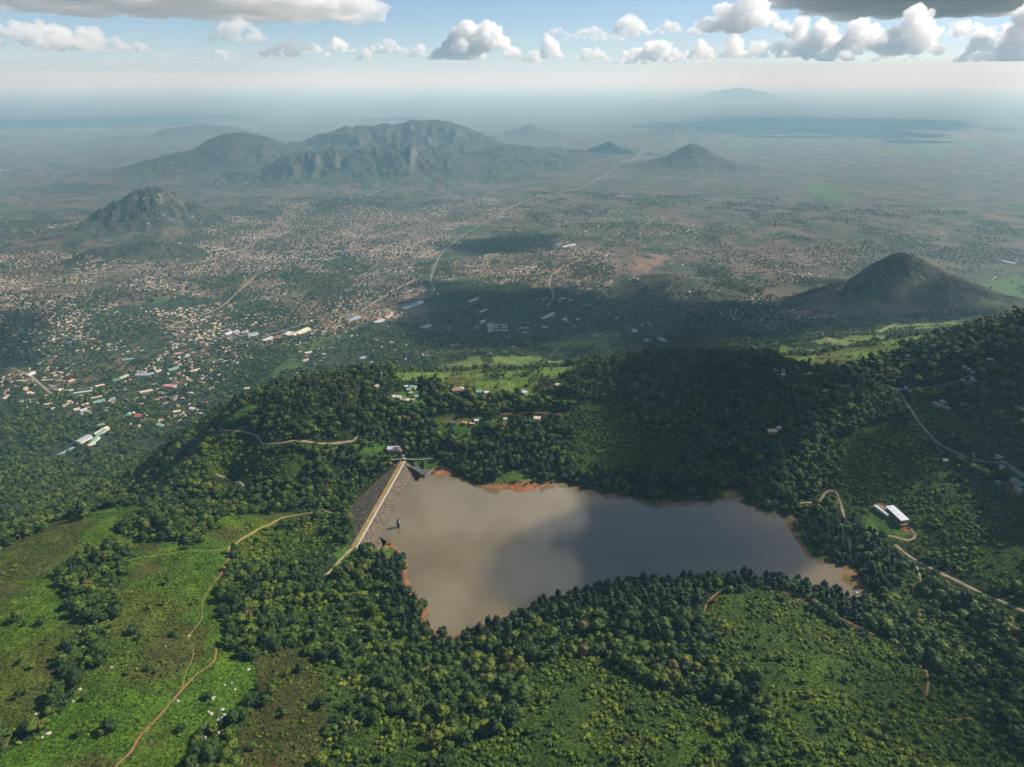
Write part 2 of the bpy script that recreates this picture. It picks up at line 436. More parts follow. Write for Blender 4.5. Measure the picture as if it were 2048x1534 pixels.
# ---------------------------------------------------------------- land cover, drawn on the photograph and read back on the ground
def cover_class(x, y, z):
    """land-cover class of near ground (0 forest, 1 meadow, 2 scrub, 3 pine, 4 gum, 5 bare of trees, 6 brown scrub, 7 thin savanna, 8 lawn)"""
    px, py = project(x, y, z)
    jx = (vnoise(x / 38, y / 38, 71) - .5) * 22; jy = (vnoise(x / 38, y / 38, 72) - .5) * 16
    qx, qy = px + jx, py + jy
    c = np.zeros(np.shape(x), np.int8)
    for k, poly in COVER:
        c[inpoly(qx, qy, poly)] = k
    return c
COVER = [
 (1, [(-500,1130),(0,1100),(90,1050),(250,1012),(330,1012),(430,1032),(560,1026),(615,1030),(560,1058),(490,1090),(455,1120),(432,1165),(445,1230),(470,1300),(505,1340),(495,1420),(400,1480),(350,1560),(200,1700),(-500,1900)]),
 (0, [(225,1052),(300,1010),(370,1008),(440,1030),(448,1060),(390,1088),(300,1082),(250,1072)]),
 (0, [(108,1150),(165,1105),(238,1082),(262,1110),(246,1180),(244,1236),(190,1248),(140,1240),(118,1190)]),
 (0, [(120,1290),(170,1250),(215,1260),(205,1330),(160,1350),(130,1420),(60,1480),(0,1505),(0,1470),(80,1440),(112,1380),(118,1330)]),
 (6, [(505,1315),(600,1290),(640,1340),(650,1430),(620,1560),(470,1600),(480,1480),(510,1400)]),
 (2, [(1405,1235),(1440,1190),(1500,1178),(1570,1190),(1640,1230),(1760,1290),(1900,1380),(2000,1450),(2080,1600),(1500,1600),(1540,1450),(1500,1330),(1420,1290)]),
 (2, [(1050,1330),(1180,1310),(1330,1380),(1480,1420),(1500,1600),(900,1600),(920,1500),(1020,1460),(1060,1400)]),
 (2, [(700,1460),(800,1430),(860,1500),(900,1600),(640,1600)]),
 (2, [(620,1330),(700,1340),(720,1400),(660,1430)]),
 (2, [(1130,880),(1200,842),(1280,850),(1340,905),(1420,950),(1300,975),(1190,958),(1150,930)]),
 (2, [(1150,800),(1230,810),(1250,850),(1180,870),(1130,850)]),
 (2, [(1650,900),(1720,850),(1790,840),(1870,900),(1960,960),(2100,1020),(2100,1190),(1960,1160),(1830,1100),(1730,1062),(1690,1040),(1680,985)]),
 (2, [(1800,790),(1900,800),(2000,890),(2048,930),(2048,960),(1900,880),(1850,850)]),
 (2, [(480,1040),(560,1060),(640,1050),(680,1100),(600,1120),(520,1130),(470,1110)]),
 (2, [(420,880),(520,900),(620,905),(600,960),(500,960),(420,940)]),
 (2, [(1790,1130),(1840,1150),(1850,1200),(1800,1210),(1780,1170)]),
 (3, [(880,1290),(915,1262),(1000,1215),(1130,1170),(1250,1146),(1310,1150),(1420,1140),(1500,1142),(1600,1154),(1700,1188),(1765,1240),(1680,1238),(1590,1200),(1510,1172),(1440,1182),(1410,1215),(1330,1225),(1150,1225),(1000,1275),(930,1300)]),
 (3, [(735,1098),(790,1100),(812,1135),(850,1215),(835,1250),(770,1200),(740,1150)]),
 (3, [(1600,1040),(1700,1030),(1780,1100),(1800,1180),(1760,1215),(1720,1160),(1670,1110),(1610,1070)]),
 (3, [(1160,962),(1200,940),(1450,960),(1560,990),(1560,1020),(1450,985),(1300,990)]),
 (3, [(800,900),(900,890),(1120,910),(1110,945),(1040,950),(960,945),(900,930)]),
 (4, [(1090,770),(1150,745),(1250,700),(1300,700),(1480,690),(1560,720),(1560,800),(1400,830),(1280,830),(1250,800),(1120,800)]),
 (4, [(470,810),(620,765),(760,745),(780,790),(740,830),(560,840),(480,830)]),
 (8, [(868,832),(905,824),(985,832),(990,850),(930,872),(880,860)]),
 (8, [(715,897),(765,897),(760,910),(720,910)]), (8, [(455,845),(500,808),(530,800),(520,815),(490,835),(470,848)]),
 (8, [(780,785),(820,775),(850,785),(845,808),(800,810)]), (8, [(1725,1060),(1740,1030),(1775,1035),(1818,1070),(1805,1078)]), (8, [(1810,1045),(1850,1060),(1835,1075),(1818,1060)]),
 (5, [(1000,962),(1030,948),(1062,950),(1060,965),(1100,960),(1122,950),(1118,966),(1048,990),(950,975),(960,966)]), (5, [(1562,1042),(1605,1040),(1625,1090),(1668,1118),(1648,1134),(1610,1116),(1590,1080)]),
 (5, [(1675,1140),(1708,1140),(1735,1180),(1728,1192),(1690,1172)]), (5, [(805,918),(870,918),(915,948),(840,968),(808,960)]), (5, [(728,1082),(765,1064),(800,1094),(812,1118),(775,1116),(735,1106)]),
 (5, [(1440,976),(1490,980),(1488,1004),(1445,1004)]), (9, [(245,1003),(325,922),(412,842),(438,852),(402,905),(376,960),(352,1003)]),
 (8, [(660,1110),(700,1085),(705,1100),(668,1140)]),
 (7, [(770,745),(860,725),(940,708),(1020,712),(1060,705),(1090,680),(1240,660),(1260,690),(1130,740),(1090,785),(1000,790),(900,775),(800,765)]),
 (7, [(1545,720),(1560,685),(1680,672),(1760,645),(1900,640),(1960,650),(1830,690),(1760,715),(1660,735),(1580,730)]),
]

GXf, GYf, GZf = GX.ravel(), GY.ravel(), GZ.ravel()
gpx, gpy = project(GXf, GYf, GZf)
GRf = GR.ravel()
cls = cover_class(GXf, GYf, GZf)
nearm = GRf < 2700
vis = visible(GXf, GYf, GZf, .12) | (gpy > 1540)
cls[~vis & nearm] = 0
PAL = {0: (.018, .032, .007), 1: (.047, .098, .006), 2: (.034, .056, .008), 3: (.014, .024, .007), 4: (.024, .034, .012), 5: (.055, .085, .014), 6: (.042, .044, .010), 7: (.098, .142, .026), 8: (.050, .112, .012), 9: (.017, .022, .012)}  # last entry: dark cliff rock, with the face's shade put into its colour
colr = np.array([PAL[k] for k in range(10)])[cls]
n1 = fbm(GXf / 90, GYf / 90, 4, seed=21); n2 = fbm(GXf / 30, GYf / 30, 3, seed=22)
# brown, grazed ground in the meadow
br = sstep(.50, .68, n1 * .75 + n2 * .25) * ((cls == 1) | (cls == 6) | (cls == 7))
for poly in ([(-80,1290),(60,1310),(130,1310),(125,1370),(60,1440),(-80,1500)], [(0,1100),(150,1070),(170,1110),(60,1160),(-50,1170)]):
    br = np.maximum(br, .85 * inpoly(gpx + (n2 - .5) * 60, gpy + (n1 - .5) * 50, poly))
colr = colr * (1 - br[:, None] * .8) + np.array([.058, .048, .014]) * br[:, None] * .8
yl = sstep(.50, .68, fbm(GXf / 60 + 9, GYf / 60, 3, seed=23)) * ((cls == 1) + (cls == 2) * .8)
colr = colr * (1 - yl[:, None] * .5) + np.array([.078, .112, .006]) * yl[:, None] * .5
# red shore soil and bare earth
red = np.zeros(len(GXf))
def soil(poly, amt=1.0, rough=14):
    global red
    m = inpoly(gpx + (n2 - .5) * rough, gpy + (n1 - .5) * rough * .6, poly) & vis
    red = np.maximum(red, amt * m)
soil([(940,962),(1000,970),(1050,962),(1100,955),(1116,948),(1126,964),(1046,992),(985,986),(930,972)], 1, 5)
soil([(860,945),(885,930),(920,945),(910,953),(870,954)], 1, 6)
soil([(800,958),(812,945),(840,948),(845,958),(835,968)], .8, 4)
soil([(722,1088),(745,1066),(770,1070),(792,1094),(765,1094),(740,1100)], .8, 5)
soil([(788,1095),(806,1100),(824,1135),(820,1165),(850,1205),(864,1222),(846,1242),(838,1215),(806,1170),(808,1130)], 1, 5)
soil([(1296,1140),(1325,1136),(1318,1165),(1298,1170)], .8, 4)
soil([(1690,1148),(1715,1145),(1740,1180),(1720,1180)], .6, 5)
soil([(1560,1040),(1580,1052),(1600,1085),(1590,1088),(1566,1052)], .4, 3)
soil([(1740,1008),(1760,1005),(1800,1035),(1830,1060),(1818,1070),(1780,1035)], .9, 4)
soil([(2000,960),(2025,968),(2048,985),(2040,1000),(2010,985)], .8, 8)
soil([(880,838),(950,838),(950,848),(890,850)], .5, 8)
sh = sstep(7, 1.5, GSD.ravel()) * (GSD.ravel() > -30)
sh = sh * np.where((cls == 5) | (n1 > .52), 1, .35)
red = np.maximum(red, sh * .85)
# the plain: towns, woods, fields by place
TOWN = [
 (1.0, [(-100,520),(60,500),(200,520),(300,515),(420,500),(560,440),(560,400),(700,415),(860,410),(1000,395),(1060,405),(1040,425),(930,450),(880,490),(860,530),(860,600),(720,650),(600,640),(480,590),(300,600),(120,640),(-100,660)]),
 (.6, [(370,470),(330,440),(480,430),(600,440),(520,500),(400,505)]),
 (1.0, [(880,528),(1000,505),(1080,490),(1180,488),(1230,510),(1280,540),(1200,575),(1060,572),(950,560),(870,552)]),
 (.4, [(1410,570),(1500,590),(1580,610),(1720,640),(1700,668),(1600,672),(1440,650),(1380,610)]),
 (.32, [(1500,500),(1600,495),(1720,490),(1790,505),(1690,545),(1560,560),(1440,545),(1390,500)]),
 (.12, [(1060,440),(1200,420),(1420,440),(1480,500),(1420,530),(1300,520),(1200,480)]),
 (.3, [(1010,400),(1150,372),(1300,290),(1330,300),(1200,375),(1060,420)]),
 (.7, [(-100,640),(200,620),(480,600),(700,640),(640,680),(480,720),(420,800),(380,880),(250,850),(0,800),(-100,800)]),
 (.4, [(600,690),(760,650),(960,640),(940,700),(760,740),(600,760)]),
 (.10, [(860,560),(1340,580),(1350,680),(1000,700),(860,640)]),
 (1.0, [(500,640),(540,615),(640,590),(700,620),(860,580),(870,600),(720,660),(620,690),(520,690),(480,670)]),
]
WOODS = [
 (1.0, [(-200,830),(60,800),(230,860),(420,850),(300,1000),(-200,1050)]), (.9, [(380,740),(560,680),(680,660),(720,690),(560,770),(430,790)]),
 (.85, [(600,700),(760,640),(960,650),(930,720),(760,745),(600,780)]), (.85, [(860,560),(1000,570),(1200,580),(1340,600),(1400,660),(1250,690),(1060,700),(950,690),(860,650)]),
 (.85, [(-100,640),(100,650),(80,720),(-100,740)]), (.38, [(-100,640),(200,620),(480,600),(640,640),(480,720),(420,800),(250,850),(-100,830)]),
 (.9, [(1250,620),(1450,640),(1560,670),(1500,700),(1300,700)]), (.7, [(940,480),(1090,460),(1120,500),(1000,510),(900,510)]), (.7, [(280,600),(420,590),(440,640),(300,650)]),
 (.8, [(95,372),(160,366),(240,368),(240,382),(100,384)]), (.7, [(1560,640),(1800,650),(1700,690),(1560,690)]), (.7, [(560,500),(700,480),(720,540),(560,560)]),
]
GREEN = [[(1590,365),(1660,368),(1710,400),(1690,410),(1620,385)], [(1400,285),(1500,275),(1560,283),(1480,292)], [(1830,288),(1960,285),(1970,296),(1850,300)], [(1750,300),(1900,305),(1860,315),(1740,310)],
 [(560,575),(640,555),(655,565),(600,585)], [(290,600),(330,588),(345,595),(305,608)], [(555,590),(590,583),(605,590),(570,597)], [(585,695),(690,665),(700,672),(620,700)], [(540,740),(600,705),(610,730),(560,755)], [(370,740),(420,710),(430,716),(390,745)],
 [(900,560),(950,545),(985,552),(960,562)], [(1430,690),(1560,640),(1700,690)], [(200,545),(280,540),(260,556),(200,560)], [(1900,570),(2048,545),(2048,640),(1960,600)], [(1060,700),(1240,660),(1260,690),(1080,735)]]
SOIL = [[(500,662),(540,622),(640,604),(700,625),(860,587),(866,600),(720,648),(620,682),(520,688)], [(1230,540),(1320,500),(1330,530),(1290,545)], [(150,500),(300,490),(420,495),(300,520),(160,522)], [(330,660),(480,620),(480,640),(380,680)], [(1000,560),(1080,560),(1060,572)], [(1550,620),(1700,610),(1800,590),(1560,640)],
 [(525,635),(560,632),(560,645),(530,648)], [(420,590),(400,580),(370,588),(400,597)], [(250,600),(150,620),(160,612),(300,590)]]
def plain_masks(x, y, z, px=None, py=None):
    if px is None: px, py = project(x, y, z)
    qx = px + (vnoise(x / 130, y / 130, 81) - .5) * 34; qy = py + (vnoise(x / 130, y / 130, 82) - .5) * 14
    tw = np.zeros(np.shape(x)); wd = np.zeros(np.shape(x)); gr = np.zeros(np.shape(x)); so = np.zeros(np.shape(x))
    for a, p in TOWN: tw = np.maximum(tw, a * inpoly(qx, qy, p))
    for a, p in WOODS: wd = np.maximum(wd, a * inpoly(qx, qy, p))
    for p in GREEN: gr = np.maximum(gr, inpoly(qx, qy, p))
    for p in SOIL: so = np.maximum(so, inpoly(qx, qy, p))
    return tw, wd, gr, so
plainness = sstep(-150, -260, GZf) * sstep(1300, 1500, GRf) + (GRf > 3200)
plainness = np.clip(plainness, 0, 1) * (cls != 7) * (cls != 9)
plainness[~vis & nearm & (GZf > -200)] = 0
ptw, pwd, pgr, pso = plain_masks(GXf, GYf, GZf, gpx, gpy)

me = bpy.data.meshes.new('ground')
nv = len(GXf); nr, na = GX.shape
idx = np.arange(nv).reshape(nr, na)
q = np.stack([idx[:-1, :-1], idx[:-1, 1:], idx[1:, 1:], idx[1:, :-1]], -1).reshape(-1, 4)[:, ::-1]
nf = len(q)
me.vertices.add(nv); me.vertices.foreach_set('co', np.stack([GXf, GYf, GZf], -1).astype(np.float32).ravel())
me.loops.add(nf * 4); me.loops.foreach_set('vertex_index', q.astype(np.int32).ravel())
me.polygons.add(nf); me.polygons.foreach_set('loop_start', np.arange(0, nf * 4, 4, dtype=np.int32)); me.polygons.foreach_set('loop_total', np.full(nf, 4, np.int32))
me.polygons.foreach_set('use_smooth', np.ones(nf, bool))
me.update(calc_edges=True)
def vattr(name, arr, typ='FLOAT'):
    a = me.attributes.new(name, typ, 'POINT')
    if typ == 'FLOAT': a.data.foreach_set('value', np.asarray(arr, np.float32))
    else: a.data.foreach_set('color', np.concatenate([arr, np.ones((len(arr), 1))], 1).astype(np.float32).ravel())
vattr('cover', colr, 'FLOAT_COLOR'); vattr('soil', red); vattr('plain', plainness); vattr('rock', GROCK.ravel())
vattr('town', ptw); vattr('wood', pwd); vattr('green', pgr); vattr('earth', pso)
gm, g = new_mat('ground cover')
geo = g.n('ShaderNodeNewGeometry'); pos = geo.outputs['Position']; nrm = geo.outputs['Normal']
fl = g.n('ShaderNodeVectorMath', {0: pos, 1: (1, 1, 0)}, operation='MULTIPLY').outputs[0]
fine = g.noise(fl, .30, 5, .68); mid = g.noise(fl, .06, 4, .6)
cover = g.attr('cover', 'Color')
hsv = g.n('ShaderNodeHueSaturation', {'Color': cover, 'Value': g.math('MULTIPLY', g.rng(fine, .32, .68, .30, 1.75), g.rng(mid, .3, .7, .75, 1.25))})  # strong fine contrast also paints tussock shadows into the cover as dark spots
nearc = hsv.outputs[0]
redc = g.mix(g.rng(g.noise(fl, .09, 4), .4, .65), (.30, .105, .045), (.36, .19, .10))
redc = g.mix(g.rng(fine, .35, .7), redc, (.18, .07, .035))
# plain
stretch = fl
f1 = g.noise(stretch, 1 / 420, 5, .6); f2 = g.noise(stretch, 1 / 85, 5, .65); f3 = g.noise(stretch, 1 / 1900, 4, .55); f4 = g.noise(stretch, 1 / 26, 3, .6)
vor = g.n('ShaderNodeTexVoronoi', {'Vector': fl, 'Scale': 1 / 150.0}).outputs['Color']
vsep = g.n('ShaderNodeSeparateColor', {0: vor}).outputs[0]
f5 = g.noise(stretch, 1 / 190, 4, .65)
field = g.mix(g.rng(f1, .44, .56), (.098, .073, .050), (.044, .066, .028))
field = g.mix(g.rng(f3, .42, .58, 0, .6), field, (.060, .058, .038))
field = g.mix(g.rng(vsep, .5, .62, 0, .45, False), field, (.14, .105, .07))
field = g.mix(g.rng(f5, .53, .60, 0, .85), field, (.018, .030, .015))
field = g.mix(g.attr('green'), field, (.055, .105, .022))
field = g.mix(g.attr('earth'), field, (.18, .118, .072))
field = g.mix(g.math('MULTIPLY', g.attr('town'), g.rng(f2, .3, .6, .2, .75)), field, (.15, .108, .068))
thr = g.math('SUBTRACT', .535, g.math('MULTIPLY', g.attr('wood'), .20))
tr = g.math('SUBTRACT', g.math('ADD', g.math('MULTIPLY', f2, .75), g.math('MULTIPLY', f1, .25)), thr)
tr = g.rng(tr, -.01, .03)
tr = g.math('MULTIPLY', tr, g.math('SUBTRACT', 1, g.math('MULTIPLY', g.attr('green'), .8)))
field = g.mix(tr, field, g.mix(g.rng(f4, .35, .65), (.020, .034, .015), (.040, .058, .022)))
# hills: scrub with rock on the steep faces
slope = g.n('ShaderNodeSeparateXYZ', {0: nrm}).outputs[2]
hillc = g.mix(g.rng(f2, .38, .62), (.022, .033, .016), (.060, .060, .032))
rk = g.math('MULTIPLY', g.attr('rock'), g.rng(g.math('ADD', slope, g.math('MULTIPLY', f4, .25)), .62, .92, 1.0, 0.0))
hillc = g.mix(rk, hillc, g.mix(g.rng(f4, .35, .65), (.060, .060, .056), (.15, .140, .125)))
field = g.mix(g.rng(g.attr('rock'), .02, .25), field, hillc)
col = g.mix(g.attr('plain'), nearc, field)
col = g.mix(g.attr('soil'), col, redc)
bump = g.n('ShaderNodeBump', {'Height': g.math('ADD', fine, g.math('MULTIPLY', mid, 2.0)), 'Strength': 1.0, 'Distance': 2.2})
bump2 = g.n('ShaderNodeBump', {'Height': g.math('MULTIPLY', g.math('ADD', f5, g.math('MULTIPLY', f2, .5)), g.rng(g.attr('rock'), 0, .5)), 'Strength': .8, 'Distance': 90.0, 'Normal': bump.outputs[0]})
bump = bump2
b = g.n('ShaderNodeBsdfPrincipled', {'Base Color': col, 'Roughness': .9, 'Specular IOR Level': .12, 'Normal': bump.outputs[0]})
g.out(b.outputs[0])
me.materials.append(gm)
tag(link(bpy.data.objects.new('ground', me)), kind='structure')

# ---------------------------------------------------------------- water
wm, g = new_mat('silty water')
pos = g.n('ShaderNodeNewGeometry').outputs['Position']
rip = g.math('ADD', g.noise(pos, .45, 3, .6), g.math('MULTIPLY', g.noise(pos, .08, 3, .6), 1.2))
bump = g.n('ShaderNodeBump', {'Height': rip, 'Strength': .06, 'Distance': .35})
tone = g.mix(g.rng(g.noise(pos, .006, 4, .6), .35, .65), (.134, .104, .052), (.162, .127, .064))
b = g.n('ShaderNodeBsdfPrincipled', {'Base Color': tone, 'Roughness': .06, 'IOR': 1.55, 'Specular IOR Level': .9, 'Normal': bump.outputs[0]})
g.out(b.outputs[0])
cen = LAKE.mean(0)
bm = bmesh.new()
ex = []
for i in range(len(LAKE)):
    a_, b_, c_ = LAKE[i - 1], LAKE[i], LAKE[(i + 1) % len(LAKE)]
    t = (c_ - a_) / (np.hypot(*(c_ - a_)) + 1e-9)
    ex.append(b_ + np.array([-t[1], t[0]]) * 3.0)
area2 = sum(LAKE[i - 1][0] * LAKE[i][1] - LAKE[i][0] * LAKE[i - 1][1] for i in range(len(LAKE)))
if area2 > 0: ex = [LAKE[i] * 2 - e for i, e in enumerate(ex)]
f = bm.faces.new([bm.verts.new((p[0], p[1], 0)) for p in ex])
bm.normal_update()
if f.normal.z < 0: f.normal_flip()
bmesh.ops.triangulate(bm, faces=[f])
wme = bpy.data.meshes.new('reservoir_water'); bm.to_mesh(wme); bm.free()
wme.materials.append(wm)
tag(link(bpy.data.objects.new('reservoir_water', wme)), kind='structure')

# ---------------------------------------------------------------- clouds: real bodies of mist, wholly above the haze
CLOUDM = {}
def cloud_mat(dens):
    if dens not in CLOUDM:
        m, g = new_mat('cloud')
        g.out(g.n('ShaderNodeVolumeScatter', {'Color': (1, 1, 1, 1), 'Density': dens, 'Anisotropy': .4}).outputs[0], 'Volume')
        CLOUDM[dens] = m
    return CLOUDM[dens]
_cl_n = 0
def drop_shreds(me):
    """keep only the pieces of some size"""
    n = len(me.vertices); e = np.empty(len(me.edges) * 2, np.int32); me.edges.foreach_get('vertices', e); e = e.reshape(-1, 2)
    lab = np.arange(n)
    while True:
        m = np.minimum(lab[e[:, 0]], lab[e[:, 1]]); new = lab.copy()
        np.minimum.at(new, e[:, 0], m); np.minimum.at(new, e[:, 1], m)
        new = new[new]; new = new[new]
        if (new == lab).all(): break
        lab = new
    u, inv, cnt = np.unique(lab, return_inverse=True, return_counts=True)
    bad = (cnt < cnt.max() * .03)[inv]
    if bad.any():
        bm = bmesh.new(); bm.from_mesh(me); bm.verts.ensure_lookup_table()
        bmesh.ops.delete(bm, geom=[bm.verts[int(i)] for i in np.flatnonzero(bad)], context='VERTS'); bm.to_mesh(me); bm.free()
def cloud(label, blobs, base, voxel, dens, amp, wl, flat=.12, group=None):
    """blobs (n, 4): centre and radius. Joined into one skin, roughened in three scales, flattened underneath."""
    global _cl_n
    _cl_n += 1
    mb = MBc(); v0, f0 = ico_c(3)
    for x, y, z, r in blobs: mb.add(v0 * np.array([r, r, r * .82]) + np.array([x, y, z]), f0)
    me = mb.mesh('cloud', [])
    o = bpy.data.objects.new('cloud', me); COL.objects.link(o)
    md = o.modifiers.new('skin', 'REMESH'); md.mode = 'VOXEL'; md.voxel_size = voxel
    dg = bpy.context.evaluated_depsgraph_get()
    m2 = bpy.data.meshes.new_from_object(o.evaluated_get(dg))
    o.modifiers.clear(); o.data = m2; m2.name = 'cloud'
    drop_shreds(m2)
    n = len(m2.vertices); co = np.empty(n * 3, np.float32); m2.vertices.foreach_get('co', co); co = co.reshape(-1, 3).astype(float)
    nr_ = np.empty(n * 3, np.float32); m2.vertices.foreach_get('normal', nr_); nr_ = nr_.reshape(-1, 3)
    for k, (a_, w_) in enumerate(((1.0, 1.0), (.8, .42), (.5, .18))):
        q = vnoise3(co / (wl * w_) + _cl_n * 7.3, 5 + k)
        bl = 1 - np.abs(2 * q - 1)
        co = co + nr_ * ((bl - .55) * 2 * amp * a_)[:, None]
    low = co[:, 2] < base
    co[low, 2] = base + (co[low, 2] - base) * flat
    m2.vertices.foreach_set('co', co.astype(np.float32).ravel())
    m2.materials.clear(); m2.materials.append(cloud_mat(dens)); m2.update()
    return tag(o, label, 'cloud', group)
_icc = {}
def ico_c(sub):
    if sub not in _icc:
        bm = bmesh.new(); bmesh.ops.create_icosphere(bm, subdivisions=sub, radius=1.0)
        _icc[sub] = (np.array([v.co[:] for v in bm.verts]), [[v.index for v in f.verts] for f in bm.faces]); bm.free()
    return _icc[sub]
class MBc:
    def __init__(s): s.v = []; s.f = []; s.n = 0
    def add(s, v, f): s.v.append(v); s.f += [tuple(i + s.n for i in q) for q in f]; s.n += len(v)
    def mesh(s, name, mats):
        me = bpy.data.meshes.new(name); me.from_pydata(np.concatenate(s.v).tolist(), [], s.f); me.update(); return me

# the near deck overhead: where its shade lies on the ground tells where it hangs
ZC = 1600.0
def deck(label, poly, step, thick, dens, seed, grow=0.0, dz=0.0, inset=0.0):
    a_ = np.array(poly, float)
    g_ = ground_at(a_[:, 0], a_[:, 1], 270, 12000)
    zc = ZC + dz
    P = g_ + SUN[None, :] * ((zc - g_[:, 2]) / SUN[2])[:, None]
    lo, hi = P.min(0), P.max(0)
    gx, gy = np.meshgrid(np.arange(lo[0], hi[0], step), np.arange(lo[1], hi[1], step))
    rg_ = np.random.default_rng(seed)
    gx = gx.ravel() + rg_.uniform(-.4, .4, gx.size) * step; gy = gy.ravel() + rg_.uniform(-.4, .4, gy.size) * step
    ins = inpoly(gx, gy, P[:, :2]); gx, gy = gx[ins], gy[ins]
    if not len(gx): gx, gy = P[:, 0], P[:, 1]
    d, _ = segdist(gx, gy, P[:, :2], True)
    k_ = d >= min(inset, d.max() * .5); gx, gy, d = gx[k_], gy[k_], d[k_] - inset
    r = np.clip(.45 * step + d * .55 + grow, .5 * step, thick) * rg_.uniform(.85, 1.2, len(gx))
    bl = np.stack([gx, gy, zc + r * .25, r], 1)
    return cloud(label, bl, zc - thick * .3, step * .3, dens, step * .16, step * 1.3, .5, 'clouds overhead')
deck('broad grey cloud overhead shading the right half of the lake and the forest behind it', [(1210,955),(1180,1000),(1120,1080),(1070,1160),(1150,1180),(1260,1175),(1420,1165),(1530,1180),(1640,1190),(1600,1110),(1560,1050),(1580,980),(1560,920),(1550,870),(1640,820),(1770,795),(1810,770),(1700,735),(1560,715),(1450,690),(1330,705),(1285,760),(1300,830),(1340,880),(1280,930)], 130, 170, .012, 1, inset=25)
deck('grey cloud overhead shading the steep ridge at the right edge', [(1790,762),(1860,745),(1960,705),(2046,690),(2046,905),(1990,880),(1870,825)], 70, 150, .012, 2, grow=40)
deck('long grey cloud overhead shading the park and the conical hill', [(870,560),(980,590),(1110,578),(1200,595),(1290,578),(1330,600),(1460,612),(1560,600),(1640,590),(1740,556),(1790,528),(1850,535),(2000,622),(1900,640),(1760,640),(1650,668),(1560,675),(1450,690),(1300,700),(1200,690),(1050,722),(960,692),(860,665),(842,620)], 200, 240, .009, 3, inset=10)
deck('small grey cloud overhead shading the far left edge of the town', [(-150,600),(40,625),(85,655),(50,735),(-150,760)], 150, 150, .006, 4)
deck('small thin unseen cloud added overhead to darken the far woods of the plain', [(900,490),(1000,475),(1130,468),(1120,498),(980,512)], 150, 150, .005, 5)  # unseen cloud added for its shade; the woods below are dark themselves
deck('thin cloud overhead shading the lower right corner', [(1850,1250),(2200,1200),(2300,1500),(2200,1700),(1980,1700),(1900,1450),(1830,1330)], 130, 120, .004, 6, inset=10)

# the distant heaps along the horizon, each where the photograph has it
def heap(label, px, py_top, py_base, width, D, seed, dens=.008, n=None, lean=0.0, group=None):
    c = WD(np.array([px], float), np.array([py_base], float), D)[0]
    depth = math.hypot(D, CAM_Z - c[2]) * cp
    S = D / FPX * 1.0
    hgt = (py_base - py_top) * S * 1.12; wid = width * S * 1.15
    r_ = np.random.default_rng(seed)
    az = math.atan2(c[0], c[1]); rt = np.array([math.cos(az), -math.sin(az)]); fw = np.array([math.sin(az), math.cos(az)])
    n = n or int(22 + width / 3)
    bl = []
    for k in range(n):
        t = r_.uniform(-1, 1)
        env = (1 - abs(t - lean) ** 1.7 * .8)
        env *= .55 + .45 * vnoise(np.array([t * 2.2 + seed * 3.1]), np.array([seed * 1.7]), 6)[0] * 1.6
        rr = hgt * r_.uniform(.11, .28) * max(.45, env)
        u = r_.uniform(0, 1)
        z = c[2] + rr * .3 + max(0, hgt * env - rr * 1.1) * u ** .8
        x = t * (wid / 2 - rr * .6) * (1 - .25 * u)
        p = c[:2] + rt * x + fw * r_.uniform(-.5, .5) * wid * .35
        bl.append((p[0], p[1], z, rr))
    sm = []
    for p in bl[:]:                                      # small sprouts on the tops, loose shreds at the flanks
        for _ in range(7):
            d_ = r_.normal(size=3); d_[2] = abs(d_[2]) * .9 - .15; d_ /= np.linalg.norm(d_)
            rr = p[3] * r_.uniform(.16, .5)
            q = np.array(p[:3]) + d_ * p[3] * np.array([1.05, 1.05, .9]) * r_.uniform(.8, 1.15)
            if q[2] > c[2]: sm.append((q[0], q[1], q[2], rr))
    bl = bl + sm
    bl = np.array(bl)
    return cloud(label, bl, c[2], max(hgt / 40, wid / 170), dens, hgt * .035, hgt * .22, .12, group)
HG = 'heaped clouds along the horizon'
